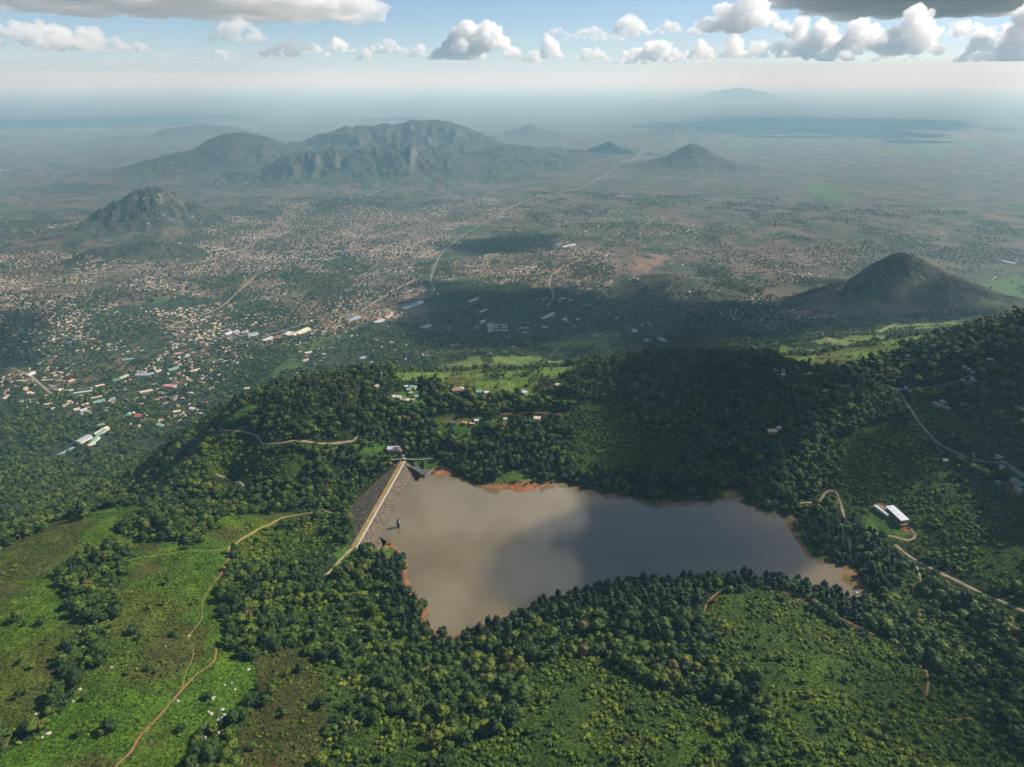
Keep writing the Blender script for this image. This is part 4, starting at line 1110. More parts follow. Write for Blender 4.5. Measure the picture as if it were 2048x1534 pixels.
# spillway at the far end of the dam
sw = thing('spillway', 'dark concrete spillway basin between the far dam end and the red shore', 'spillway', W(840, 935, 4))
bpy.context.view_layer.update()
def sw_child(o): o.matrix_parent_inverse = sw.matrix_world.inverted(); return o
def wall(name, px, zb, zt, th, mat, parent, zlist=None):
    a = np.asarray(px, float)
    line = smooth_line(W(a[:, 0], a[:, 1], 4.0)[:, :2], 2.0)
    t = np.gradient(line, axis=0); t /= np.linalg.norm(t, axis=1)[:, None]; nn = np.stack([-t[:, 1], t[:, 0]], 1) * th / 2
    n = len(line); v = []
    top = np.interp(np.linspace(0, 1, n), np.linspace(0, 1, len(np.atleast_1d(zt))), np.atleast_1d(zt)) if np.size(zt) > 1 else np.full(n, zt)
    for i in range(n):
        for q, z in ((line[i] + nn[i], zb), (line[i] - nn[i], zb), (line[i] - nn[i], top[i]), (line[i] + nn[i], top[i])): v.append((q[0], q[1], z))
    f = [(i * 4 + j, i * 4 + (j + 1) % 4, i * 4 + 4 + (j + 1) % 4, i * 4 + 4 + j) for i in range(n - 1) for j in range(4)] + [(0, 1, 2, 3), (4 * n - 1, 4 * n - 2, 4 * n - 3, 4 * n - 4)]
    return sw_child(mesh_obj(name, v, f, mat, parent))
wall('back_wall', [(782,929),(806,927),(830,928),(852,927),(872,925)], -2, 12.5, 1.2, DARKC, sw)
wall('wall_coping', [(782,929),(806,927),(830,928),(852,927),(872,925)], 12.52, 12.9, 1.5, COPE, sw)
wall('side_wall', [(806,933),(818,937),(831,942),(840,947),(846,951)], -2, [9.5, 8, 6.5, 5], 1.0, DARKC, sw)
wall('side_wall_coping', [(806,933),(818,937),(831,942),(840,947),(846,951)], -1.9, [9.7, 8.2, 6.7, 5.2], .5, COPE, sw)
wall('weir_sill', [(869,927),(868,933),(864,939),(858,945),(849,951)], -2, 3.9, 1.3, CONC, sw)
a = np.array([(808,934),(831,941),(846,950),(858,945),(866,938),(869,929),(850,930),(828,931)], float)
P = W(a[:, 0], a[:, 1], 3.2)
sw_child(mesh_obj('basin_floor', [tuple(p) for p in P], [tuple(range(len(P)))], SLABD, sw))
pier = MB(); q = W(846.5, 953, 0); pier.box(q[0] - 1.6, q[0] + 1.6, q[1] - 1.6, q[1] + 1.6, -3, 5.5); sw_child(pier.obj('end_pier', [DARKC], sw))
for p in ((815,930),(835,935),(855,935),(862,930),(845,945),(800,930)):
    q = W(*p, 4.0); CLEARC.append((q[0], q[1], 16))

# intake tower standing in the water
q = W(797, 1054, 0)
tw = thing('intake_tower', 'pale intake tower standing alone in the water near the dam', 'tower', (q[0], q[1], 0))
m = MB(); m.box(-1.9, 1.9, -1.9, 1.9, -6, 7.6); m.obj('shaft', [DARKC], tw)
m = MB(); m.box(-2.5, 2.5, -2.5, 2.5, 7.6, 8.0); m.obj('platform', [CONC], tw)
m = MB(); m.box(-1.5, 2.3, -2.1, 2.1, 8.0, 12.4); cab = m.obj('cabin', [PALEC], tw)
m = MB(); m.box(-1.9, 2.7, -2.5, 2.5, 12.41, 12.8); m.obj('roof', [DARKC], tw)
m = MB(); m.box(-.9, .9, -2.16, -2.09, 9.2, 11.2); m.obj('window', [DARKC], cab)
for sx in (-2.4, 2.4):
    m = MB(); v = []
    for y in (-2.4, 0, 2.4): m.box(sx - .06, sx + .06, y - .06, y + .06, 8.0, 9.15)
    m.box(sx - .05, sx + .05, -2.4, 2.4, 9.1, 9.2); m.obj('railing', [PALEC], tw)

# ---------------------------------------------------------------- buildings
ROOF = {'white': simple_mat('white sheet roof', (.44, .44, .42), .5, .08, .4, objvar=.12), 'grey': simple_mat('grey sheet roof', (.28, .285, .29), .5, .12, .4, objvar=.2),
        'dark': simple_mat('dark roof', (.09, .088, .09), .7, .2, .4, objvar=.2), 'green': simple_mat('green sheet roof', (.16, .30, .22), .6, .12, .4, objvar=.2),
        'red': simple_mat('red roof', (.33, .085, .06), .7, .15, .4, objvar=.15), 'pink': simple_mat('faded red roof', (.46, .21, .18), .7, .15, .4, objvar=.15),
        'blue': simple_mat('blue sheet roof', (.19, .28, .36), .5, .1, .4, objvar=.15), 'tan': simple_mat('tan roof', (.42, .30, .19), .8, .18, .4, objvar=.25),
        'cream': simple_mat('cream roof', (.56, .45, .30), .7, .12, .4, objvar=.15), 'rust': simple_mat('rusty roof', (.34, .18, .11), .8, .22, .5, objvar=.25)}
ROOFW = {'white': 'white', 'grey': 'pale grey tin', 'dark': 'dark', 'green': 'green', 'red': 'bright red', 'pink': 'faded pink', 'blue': 'blue', 'tan': 'tan', 'cream': 'cream', 'rust': 'rusty brown'}
WALLM = simple_mat('plastered wall', (.42, .35, .26), .9, .15, .4, objvar=.2)
WALLW = simple_mat('white wall', (.54, .51, .46), .9, .1, .4, objvar=.1)
BRICK = simple_mat('brick wall', (.32, .17, .105), .95, .2, .5, objvar=.2)
GLASS = simple_mat('window opening', (.03, .035, .04), .25, .1, .5)
def gable(mb, L, Wd, h, rise, over=.6, mi=0, th=.18):
    l, w = L / 2 + over, Wd / 2 + over
    z0 = h - over * rise / (Wd / 2 + over) * .5
    v = [(-l, -w, z0), (l, -w, z0), (l, 0, h + rise), (-l, 0, h + rise), (l, w, z0), (-l, w, z0)]
    v2 = [(a_, b_, c_ + th) for a_, b_, c_ in v]
    mb.add(v + v2, [(6, 7, 8, 9), (9, 8, 10, 11), (3, 2, 1, 0), (5, 4, 2, 3), (0, 1, 7, 6), (4, 5, 11, 10), (1, 2, 8, 7), (2, 4, 10, 8), (3, 0, 6, 9), (5, 3, 9, 11)], mi)
def walls(mb, L, Wd, h, rise, mi=0):
    l, w = L / 2, Wd / 2
    v = [(-l, -w, -3), (l, -w, -3), (l, w, -3), (-l, w, -3), (-l, -w, h), (l, -w, h), (l, w, h), (-l, w, h), (-l, 0, h + rise - .02), (l, 0, h + rise - .02)]
    mb.add(v, [(0, 1, 5, 4), (2, 3, 7, 6), (1, 2, 6, 9, 5), (3, 0, 4, 8, 7)], mi)
HOUSE_MESH = {}
def house_mesh(L, Wd, h, rise, roof, wall_):
    k = (round(L), round(Wd), round(h, 1), roof, wall_.name)
    if k not in HOUSE_MESH:
        a_ = MB(); walls(a_, k[0], k[1], h, rise); b_ = MB(); gable(b_, k[0], k[1], h, rise)
        HOUSE_MESH[k] = (a_.mesh('wall', [wall_]), b_.mesh('roof', [ROOF[roof]]))
    return HOUSE_MESH[k]
HOUSES = []
def house(p1, p2, Wd, roof, label, h=3.2, rise=None, wall_=None, name='house', cat='house', group=None, win=False, rmin=270.0, wpt=None, L=None, rz=None):
    if wpt is None:
        a_ = np.array([p1, p2], float)
        if p1 == p2: a_[1, 0] += 4
        g_ = ground_at(a_[:, 0], a_[:, 1] + .6, rmin)
        c_ = g_.mean(0); d_ = g_[1] - g_[0]
        L = L or max(float(np.hypot(d_[0], d_[1])), 6.0); rz = math.atan2(d_[1], d_[0])
        L = min(L, 130)
    else: c_ = wpt
    rise = rise if rise is not None else Wd * .16
    wall_ = wall_ or WALLM
    z = float(ground(c_[0], c_[1]))
    o = thing(name, label, cat, (c_[0], c_[1], z), rz, group)
    wm_, rm_ = house_mesh(L, Wd, h, rise, roof, wall_)
    link(bpy.data.objects.new('wall', wm_), o); link(bpy.data.objects.new('roof', rm_), o)
    if win:
        n = max(2, int(L / 5)); l = round(L); w = round(Wd)
        pm = MB(); pm.box(-.65, .65, -.05, .05, -.55, .55); pme = pm.mesh('window', [GLASS])
        for s in (-1, 1):
            for i in range(n):
                wdw = link(bpy.data.objects.new('window', pme), o)
                wdw.location = (-l / 2 + (i + .5) * l / n, s * (w / 2 + .02), h * .58)
    CLEARC.append((c_[0], c_[1], max(L, Wd) * .5 + 3 + (4 if rmin < 1000 else 0)))
    HOUSES.append(o)
    return o
# near the water and on the hill beyond it
house((775,898),(795,898), 11, 'white', 'long white-roofed shed beside the track at the far end of the dam', 3.5, win=True, wall_=WALLW, name='shed', cat='shed')
house((901,847),(914,846), 8, 'dark', 'dark low house at the left edge of the green lawn', 3)
house((949,843),(957,842), 7, 'white', 'small white-roofed house at the right edge of the green lawn', 3, wall_=WALLW)
house((925,846),(934,847), 5, 'rust', 'rusty shed beside bare red earth in the middle of the lawn', 2.5, wall_=BRICK, name='shed', cat='shed')
house((940,848),(949,848), 5, 'tan', 'tan shed beside bare red earth on the lawn', 2.5, wall_=BRICK, name='shed', cat='shed')
house((1068,838),(1081,838), 10, 'cream', 'pale house alone below the orange track right of the lawn', 3.4, win=True)
house((1008,839),(1013,839), 5, 'white', 'tiny white hut among trees between lawn and pale house', 2.6, name='hut', cat='hut')
VIL = 'houses of the hilltop hamlet'
for p1, p2, w, rf, lb in [((784,796),(791,793), 9, 'white', 'leftmost white-roofed house of the hilltop hamlet'), ((794,794),(802,797), 9, 'white', 'white-roofed house second from left in the hilltop hamlet'),
    ((806,799),(811,802), 8, 'grey', 'grey-roofed hut low in the middle of the hilltop hamlet'), ((813,802),(819,801), 7, 'cream', 'cream-roofed house at the lower edge of the hilltop hamlet'),
    ((823,802),(829,799), 7, 'rust', 'rusty-roofed house at the lower right of the hilltop hamlet'), ((829,795),(836,793), 9, 'green', 'green-roofed house at the right of the hilltop hamlet'),
    ((821,774),(832,777), 10, 'green', 'large green-roofed house highest in the hilltop hamlet'), ((814,780),(822,781), 8, 'green', 'smaller green-roofed house below the large green one in the hamlet'),
    ((810,775),(815,774), 6, 'white', 'small white hut at the upper left of the hilltop hamlet'), ((818,788),(825,787), 7, 'tan', 'tan-roofed house in the middle of the hilltop hamlet')]:
    house(p1, p2, w, rf, lb, 3.0, group=VIL)
HI = 'houses along the wooded hill crest'
for p1, p2, w, rf, lb in [((952,785),(963,784), 11, 'green', 'green-roofed house among trees on the hill crest'), ((969,787),(978,786), 9, 'white', 'white house right of the green-roofed one on the hill crest'),
    ((1045,784),(1053,789), 9, 'white', 'white gabled house alone on the hill crest among dark trees'), ((1112,773),(1126,771), 10, 'cream', 'pale roofed house at the left foot of the tall gum wood'),
    ((750,774),(757,773), 7, 'cream', 'small pale house left of the mast on the hill crest'), ((905,782),(925,780), 12, 'rust', 'rusty roofed buildings behind trees on the hill crest')]:
    house(p1, p2, w, rf, lb, 3.2, group=HI)
RG = 'houses on the shaded ridge at the right'
for p1, p2, w, rf, lb in [((1540,742),(1554,741), 7, 'white', 'long white-roofed building at the left of the shaded ridge compound'), ((1554,745),(1566,745), 10, 'white', 'broad white-roofed hall in the shaded ridge compound'),
    ((1566,740),(1574,739), 6, 'grey', 'small grey roof behind the white hall of the ridge compound'), ((1575,739),(1596,736), 9, 'dark', 'long dark-roofed building right of the white hall of the ridge compound'),
    ((1556,751),(1568,751), 9, 'cream', 'pale roofed house in front of the white hall of the ridge compound'), ((1612,750),(1624,747), 8, 'grey', 'grey house beside a bare tree right of the ridge compound'),
    ((1648,745),(1655,744), 6, 'white', 'tiny white hut under trees right of the ridge compound'), ((1645,784),(1656,782), 8, 'green', 'pale green roofed house at the forest edge below the ridge compound'),
    ((1680,774),(1698,773), 6, 'dark', 'long low dark building under trees left of the road junction'), ((1924,734),(1933,733), 7, 'white', 'uppermost of the stepped row of white houses on the right ridge'),
    ((1933,740),(1941,739), 7, 'grey', 'second of the stepped row of pale houses on the right ridge'), ((1941,746),(1949,745), 7, 'grey', 'lowest of the stepped row of pale houses on the right ridge'),
    ((1940,758),(1948,757), 8, 'white', 'bright white square house below the stepped row on the right ridge'), ((1941,764),(1954,763), 7, 'grey', 'grey long house directly below the bright white square house'),
    ((1921,762),(1931,761), 6, 'grey', 'small grey house at the road end left of the bright square house'), ((1962,766),(1972,765), 6, 'dark', 'small dark house right of the grey long house on the right ridge'),
    ((1974,720),(1986,720), 9, 'white', 'white roofed house high on the right slope above the stepped row'), ((2007,723),(2016,723), 8, 'tan', 'tan roofed house near the right edge high on the slope'),
    ((1867,808),(1889,815), 9, 'grey', 'long grey farmhouse on the slope right of the straight road'), ((1891,814),(1898,820), 8, 'grey', 'small grey wing at the right end of the long farmhouse'),
    ((1880,804),(1894,806), 7, 'tan', 'tan shed behind the long grey farmhouse'), ((1921,812),(1934,808), 7, 'rust', 'rusty roofed hut right of the long grey farmhouse'),
    ((1535,864),(1551,862), 12, 'cream', 'cream villa in the dark forest above the lake'), ((1553,859),(1561,855), 8, 'white', 'white annex behind the cream villa in the dark forest'),
    ((1990,915),(2006,913), 7, 'white', 'long white shed along the road at the right edge'), ((2001,933),(2008,937), 7, 'white', 'small white hut below the road near the right edge'),
    ((1993,965),(1998,965), 4, 'white', 'tiny white hut left of the bare red yard'), ((2024,960),(2048,973), 11, 'green', 'long grey-green roofed building beside the bare red yard'),
    ((2031,976),(2046,982), 8, 'white', 'white roofed building in front of the grey-green one at the right edge'), ((1886,922),(1895,921), 6, 'white', 'small white roofed hut below the fork of the straight road')]:
    house(p1, p2, w * .8, rf, lb, 2.6, group=RG, wall_=BRICK if rf != 'white' else WALLM)
# the long school-like block above the lake
def world_box(pxs, z): return W(np.array([p[0] for p in pxs], float), np.array([p[1] for p in pxs], float), z)
zc = float(ground_at(1795, 1027)[0, 2])
c4 = world_box([(1771,1013),(1789,1008),(1819,1036),(1802,1041)], zc + 5)
ax = ((c4[3] - c4[0]) + (c4[2] - c4[1])) / 2; BL = float(np.hypot(ax[0], ax[1])); BW = max(10.0, float(np.hypot(*(c4[1] - c4[0])[:2])) * .9); BW = 10.5
bc = c4.mean(0); brz = math.atan2(ax[1], ax[0])
zc = float(ground(bc[0], bc[1]))
sc = thing('school_block', 'long white-roofed block on the cleared terrace above the right end of the lake', 'building', (bc[0], bc[1], zc + .3), brz)
m = MB(); m.box(-BL / 2, BL / 2, -BW / 2 + 2.2, BW / 2, -5, 4.2); m.obj('wall', [WALLM], sc)
ROOFS = simple_mat('new sheet roof', (.60, .63, .66), .45, .06, .3)
n = 14
for i in range(n):                                   # roof in sheets, each slightly proud
    x0 = -BL / 2 - .8 + (BL + 1.6) * i / n; x1 = -BL / 2 - .8 + (BL + 1.6) * (i + 1) / n - .12
    dz = .05 * (i % 2)
    m = MB(); l = BW / 2 + .9
    m.add([(x0, -l, 4.3 + dz), (x1, -l, 4.3 + dz), (x1, l, 5.4 + dz), (x0, l, 5.4 + dz), (x0, -l, 4.5 + dz), (x1, -l, 4.5 + dz), (x1, l, 5.6 + dz), (x0, l, 5.6 + dz)],
          [(4, 5, 6, 7), (3, 2, 1, 0), (0, 1, 5, 4), (1, 2, 6, 5), (2, 3, 7, 6), (3, 0, 4, 7)])
    m.obj('roof_panel', [ROOFS], sc)
for i in (1, 5, 9):
    m = MB(); x = -BL / 2 + BL * i / 14; m.box(x - 1.3, x + .7, -2.2, -1.2, 4.6, 5.25); m.obj('roof_vent', [DARKC], sc)
for i in range(12):
    m = MB(); x = -BL / 2 + BL * (i + .5) / 12; m.box(x - .12, x + .12, -BW / 2 + .1, -BW / 2 + .34, -4, 4.2); m.obj('veranda_post', [WALLW], sc)
for i in range(11):
    m = MB(); x = -BL / 2 + BL * (i + 1) / 12; m.box(x - 1.0, x + 1.0, -BW / 2 + 2.12, -BW / 2 + 2.19, 1.2, 3.1); m.obj('window', [GLASS], sc)
m = MB(); m.box(-BL / 2 - 6, BL / 2 + 5, -BW / 2 - 3, BW / 2 + 3, -8, -.02); m.obj('plinth', [EARTH_RED], sc)
CLEARC.append((bc[0], bc[1], BL * .55)); 
house((1750,1013),(1776,1033), 4.5, 'white', 'narrow white-roofed row along the red terrace below the long block', 2.8, wall_=WALLW, name='long_shed', cat='shed', rise=.5)
for p in ((1762,1045),(1785,1058),(1800,1065),(1745,1050)):
    q = ground_at(*p)[0]; CLEARC.append((q[0], q[1], 22))

# buildings of the town that stand out
TN = 'larger buildings of the town'
BIG = [((156,889),(180,876), 30, 'grey', 'big grey gabled factory hall at the town edge below the forest', 9), ((180,871),(216,858), 22, 'cream', 'long cream roofed hall behind the factory', 6), ((192,871),(212,863), 16, 'green', 'green roofed hall right of the factory', 5),
 ((182,886),(196,876), 16, 'green', 'lower green roofed hall beside the factory', 5), ((112,910),(148,897), 14, 'blue', 'long pale blue roofed shed in front of the factory', 4), ((176,892),(190,887), 12, 'cream', 'cream shed below the factory hall', 4),
 ((272,834),(292,832), 26, 'red', 'large red roofed building among trees at the near edge of town', 6), ((249,837),(260,827), 14, 'green', 'narrow green roofed building left of the large red roof', 5), ((262,834),(268,826), 10, 'cream', 'cream building between the green and the large red roof', 5), ((329,772),(351,773), 24, 'pink', 'wide faded red roof on the right of the villas', 5),
 ((135,764),(146,759), 18, 'red', 'bright red roofed house beside a bare field', 5), ((226,762),(246,758), 18, 'green', 'green roofed hall left of the great grey hall', 5), ((240,757),(256,751), 16, 'cream', 'cream hall behind the green roofed hall', 5),
 ((274,754),(304,752), 34, 'grey', 'great grey hall with a white end wall amid trees', 11), ((302,752),(308,751), 30, 'white', 'white tall wing at the right end of the great grey hall', 12), ((347,825),(362,823), 16, 'cream', 'cream building at the foot of the hill cliff', 5), ((381,820),(400,820), 16, 'white', 'white long building at the foot of the hill cliff', 6),
 ((148,821),(160,818), 20, 'cream', 'left cream building of the cluster at the forest edge', 5), ((160,823),(174,819), 20, 'white', 'right white building of the cluster at the forest edge', 5), ((187,806),(210,801), 18, 'green', 'long green roof in the middle of the near villas', 5), ((183,797),(210,793), 12, 'cream', 'long cream roof above the long green one', 4),
 ((220,799),(231,797), 14, 'white', 'white roofed house right of the long green roof', 4), ((316,852),(328,852), 16, 'green', 'pale green roof at the foot of the wooded slope', 5), ((191,854),(208,850), 18, 'green', 'pale green roof above the factory', 5), ((337,741),(357,736), 22, 'green', 'green roofed hall beside the fairway', 6),
 ((312,721),(322,717), 18, 'green', 'green roof left of a red one at the fairway end', 5), ((322,716),(330,714), 18, 'red', 'small red roof at the fairway end', 5), ((245,721),(266,719), 24, 'green', 'wide pale green roof in the upper villas', 6), ((402,703),(410,701), 16, 'red', 'right one of two red roofs near the golf course', 5),
 ((366,703),(374,702), 16, 'red', 'left one of two red roofs near the golf course', 5), ((348,709),(364,706), 20, 'pink', 'faded pink roof left of the two red ones', 5), ((365,714),(378,710), 18, 'green', 'green roof under the two red ones', 5), ((55,752),(68,746), 22, 'white', 'white roofed hall near the straight road at the left edge', 6), ((191,773),(214,769), 16, 'cream', 'cream courtyard building in the villas', 4),
 ((148,787),(192,781), 14, 'white', 'very long pale roof among the left villas', 4), ((378,745),(400,739), 18, 'cream', 'cream villa right beside the fairway', 5), ((280,786),(305,781), 22, 'cream', 'cream school like building with a bare yard', 5), ((311,745),(322,741), 14, 'white', 'white roof by the yard right of the great hall', 5),
 ((495,673),(514,668), 34, 'blue', 'bright blue roofed building beside the main street', 9), ((547,677),(561,673), 26, 'red', 'red roofed shop at the near end of the main street', 6), ((525,683),(544,677), 26, 'white', 'white gabled shop left of the red one on the main street', 7), ((593,668),(616,660), 40, 'cream', 'large cream warehouse on the main street', 8),
 ((571,671),(578,666), 30, 'white', 'narrow white warehouse left of the large cream one', 6), ((582,673),(589,668), 30, 'cream', 'narrow cream warehouse beside the large cream one', 6), ((748,646),(768,641), 34, 'white', 'white building with pale roof right of the sports ground', 7), ((753,640),(761,637), 24, 'red', 'small red roof behind the white building', 6), ((769,635),(783,631), 28, 'pink', 'pink roofed house right of the small red roof', 6),
 ((698,641),(719,634), 26, 'blue', 'long blue grey depot at the end of the bus park', 6), ((805,619),(818,614), 34, 'blue', 'left pale blue roof of the three at the street end', 8), ((819,614),(831,610), 34, 'blue', 'middle pale blue roof of the three at the street end', 8), ((832,610),(844,605), 34, 'white', 'right pale roof of the three at the street end', 8),
 ((719,718),(730,715), 18, 'blue', 'blue roofed villa among trees beyond the golf course', 5), ((843,658),(860,652), 30, 'white', 'white building left of the row of shaded huts', 7), ((900,695),(915,692), 18, 'red', 'red roofed villa among trees above the green hill', 5), ((759,734),(773,732), 18, 'cream', 'cream villa just behind the hill crest', 5), ((605,723),(616,719), 16, 'tan', 'tan villa beside the dirt road near the fairway', 5), ((610,708),(624,704), 18, 'cream', 'cream villa right of the fairway bend', 5),
 ((488,779),(500,776), 16, 'cream', 'cream villa at the near edge of the golf course', 5), ((450,670),(464,665), 28, 'white', 'white roof left of the blue roofed building', 7), ((466,666),(477,663), 24, 'blue', 'blue grey roof between the white and the bright blue one', 7), ((938,604),(954,599), 26, 'white', 'white angled roof in the dark shaded park', 7), ((956,626),(973,620), 16, 'white', 'long pale roof in the middle of the shaded park', 6), ((960,646),(969,643), 24, 'white', 'white house left of the barrack rows', 7),
 ((987,652),(998,650), 22, 'green', 'pale green hall in the middle of the barrack rows', 6), ((1084,637),(1107,630), 24, 'white', 'white angled mansion in the dark shaded park', 7), ((1120,600),(1127,598), 26, 'white', 'left white roof of a pair in the shaded park', 7), ((1137,602),(1146,600), 22, 'white', 'right white roof of a pair in the shaded park', 6), ((1126,641),(1133,638), 20, 'white', 'white roof right of the angled mansion', 6), ((1086,656),(1094,655), 18, 'cream', 'cream roof below the angled mansion', 5),
 ((1267,666),(1278,669), 22, 'white', 'white roof on the shaded green slope', 6), ((1257,687),(1264,685), 20, 'white', 'small white roof behind the gum wood', 6), ((1288,684),(1310,683), 12, 'white', 'long white shed behind the gum wood', 5), ((1318,682),(1345,681), 12, 'white', 'second long white shed behind the gum wood', 5), ((1027,698),(1039,700), 16, 'white', 'white roof at the edge of the shaded green hill', 5), ((1017,693),(1026,691), 14, 'blue', 'blue white roof at the edge of the shaded green hill', 5), ((980,711),(987,708), 14, 'white', 'white house just above the lit green hill', 5), ((1040,657),(1056,655), 16, 'grey', 'grey roof right of the barrack rows', 5),
 ((1108,492),(1120,490), 40, 'blue', 'pale blue hall beside the far stadium', 9), ((1125,494),(1150,490), 30, 'white', 'white hall beside the far stadium', 8), ((2006,523),(2032,528), 40, 'white', 'long pale greenhouses far out on the right plain', 6)]
for p1, p2, w, rf, lb, h in BIG:
    house(p1, p2, w * .72, rf, lb, h * .85, rise=w * .1, rmin=1300.0, name='town_building', cat='building', group=TN, wall_=WALLW)
k = 0
for cx in (977, 982.5):
    for j in range(8):
        house((cx, 648 + j * 2.3), (cx + 3.2, 648 + j * 2.3), 9, 'cream', 'small cream roofed barrack in the two close rows on the shaded ground', 4, rmin=1300.0, group='barrack rows', L=13)
for r_ in range(3):
    for j in range(4):
        if r_ == 0 and j < 2: continue
        house((990 + j * 6.5, 651 + r_ * 5.5), (994 + j * 6.5, 650 + r_ * 5.5), 10, 'cream', 'cream roofed barrack block in the wider rows on the shaded ground', 4, rmin=1300.0, group='barrack rows', L=15)

# ---------------------------------------------------------------- ordinary houses: the 300 that show largest as things, the rest as one mass
def town_sites():
    out = []
    for (s, r0, r1, seed, k4) in [(a_, b_, c_, d_, k_) for (a_, b_, c_, d_) in ((16, 1500, 3400, 1), (15, 3400, 5200, 2), (18, 5200, 7600, 3), (45, 7600, 13000, 4)) for k_ in range(4)]:
        th = (.15, .72, 1.2, -.45)[k4]; rg = np.random.default_rng(200 + seed * 7 + k4)
        R_ = 1.25 * r1; u_, v_ = np.meshgrid(np.arange(-R_, R_, s), np.arange(-R_, R_, s * 1.55)); u_ = u_.ravel(); v_ = v_.ravel()
        v_ = v_ + (np.round(v_ / (s * 1.55)).astype(int) % 2) * -s * .45            # pairs of rows with a lane between
        u_ = u_ + rg.uniform(-.22, .22, u_.size) * s; v_ = v_ + rg.uniform(-.14, .14, u_.size) * s
        gx = u_ * math.cos(th) - v_ * math.sin(th); gy = u_ * math.sin(th) + v_ * math.cos(th)
        m = (gy > r0 * .55) & (np.hypot(gx, gy) < r1) & (np.abs(gx) < gy * .84); gx, gy = gx[m], gy[m]
        m = (np.floor(vnoise(gx / 420, gy / 420, 95) * 11).astype(int) % 4) == k4; gx, gy = gx[m], gy[m]
        r = np.hypot(gx, gy); m = (r > r0) & (r <= r1) & (np.abs(gx) < gy * .84)
        gx, gy = gx[m], gy[m]; z = ground(gx, gy)
        m = z < -220; gx, gy, z = gx[m], gy[m], z[m]
        px, py = project(gx, gy, z)
        m = (px > -60) & (px < 2110) & (py > 280); gx, gy, z, px, py = gx[m], gy[m], z[m], px[m], py[m]
        tw_, wd_, gr_, so_ = plain_masks(gx, gy, z, px, py)
        cl = fbm(gx / 210, gy / 210, 4, seed=91); cl2 = fbm(gx / 700, gy / 700, 2, seed=92)
        p = tw_ * np.clip((cl - .40) * 5.5, .04, 1) * .74 * (1 - gr_) * (1 - .5 * (wd_ > .5) * (tw_ < .5))
        wild = .02 * np.clip((cl2 - .5) * 9, 0, 1) * np.clip((cl - .5) * 8, 0, 1) * 3
        p = np.maximum(p, wild * (tw_ < .05) * (r0 > 2000) * (1 - gr_))
        k = rg.random(len(p)) < p
        ang = th + rg.normal(size=len(gx)) * .07 + (rg.random(len(gx)) < .2) * math.pi / 2
        sz = np.where(tw_ < .3, 1.35, 1.0) * rg.uniform(.8, 1.35, len(gx))
        out.append(np.stack([gx, gy, z, px, py, tw_, ang, sz], 1)[k])
    return np.concatenate(out)
TS = town_sites()
TS = TS[clear_of(TS[:, 0], TS[:, 1], 4)]
RK = ['grey', 'white', 'tan', 'rust', 'cream', 'pink', 'dark', 'green', 'red', 'blue']
RP = np.array([.18, .07, .27, .18, .13, .09, .05, .025, .012, .006])
rg = np.random.default_rng(55)
rk = rg.choice(10, size=len(TS), p=RP / RP.sum())
bld_r = np.hypot(TS[:, 0], TS[:, 1])
seen = visible(TS[:, 0], TS[:, 1], TS[:, 2] + 4, .04) & (TS[:, 3] > 5) & (TS[:, 3] < 2043)
order = np.argsort(np.where(seen, bld_r / TS[:, 7], 1e9))
NSOLO = max(0, 300 - len(HOUSES))
def quarter(px, py):
    if py > 640 and px < 480: return 'among the trees of the near villa quarter', 'houses of the near villa quarter'
    if px < 700 and py > 560: return 'in the market quarter', 'houses of the market quarter'
    if px < 980 and py > 640: return 'among trees beyond the golf course', 'houses beyond the golf course'
    if px < 880: return 'in the crowded quarter below the rocky hill', 'houses of the crowded quarter'
    if px < 1380: return 'around the shaded park', 'houses around the shaded park'
    return 'in the village left of the conical hill', 'houses of the village by the conical hill'
solo = set(int(i) for i in order[:NSOLO])
for i in order[:NSOLO]:
    x, y, z, px, py, tw_, ang, sz = TS[i]
    wh, grp = quarter(px, py)
    L_, W_ = (9.0, 7.0) if tw_ > .3 else (12.0, 9.0)
    L_ = round(L_ * sz); W_ = round(W_ * sz)
    big = 'broad' if L_ > 14 else 'small' if L_ < 10 else 'ordinary'
    house(None, None, W_, RK[rk[i]], '%s house with a %s roof %s' % (big, ROOFW[RK[rk[i]]], wh), 3.2, group=grp, wpt=(x, y), L=L_, rz=float(ang), rmin=1300.0)
mb = MB()
rest = [i for i in range(len(TS)) if i not in solo]
V = []; F = []; MI = []; nvt = 0
for i in rest:
    x, y, z, px, py, tw_, ang, sz = TS[i]
    l, w = 4.2 * sz * (1.1 if tw_ > .9 else 1.4), 3.3 * sz * 1.1; h, rs = 3.0 * sz, 1.3 * sz
    ca, sa = math.cos(ang), math.sin(ang)
    q = np.array([(-l, -w, -3), (l, -w, -3), (l, w, -3), (-l, w, -3), (-l, -w, h), (l, -w, h), (l, w, h), (-l, w, h), (-l, 0, h + rs), (l, 0, h + rs)])
    V.append(np.stack([x + q[:, 0] * ca - q[:, 1] * sa, y + q[:, 0] * sa + q[:, 1] * ca, z + q[:, 2]], 1))
    n = nvt
    F += [(n, n + 1, n + 5, n + 4), (n + 2, n + 3, n + 7, n + 6), (n + 1, n + 2, n + 6, n + 9, n + 5), (n + 3, n, n + 4, n + 8, n + 7), (n + 4, n + 5, n + 9, n + 8), (n + 6, n + 7, n + 8, n + 9)]
    MI += [0, 0, 0, 0, 1 + rk[i], 1 + rk[i]]; nvt += 10
if rest:
    tag(mesh_obj('town_houses', np.concatenate(V), F, mats=[WALLM] + [ROOF[k] for k in RK], midx=MI), kind='stuff')

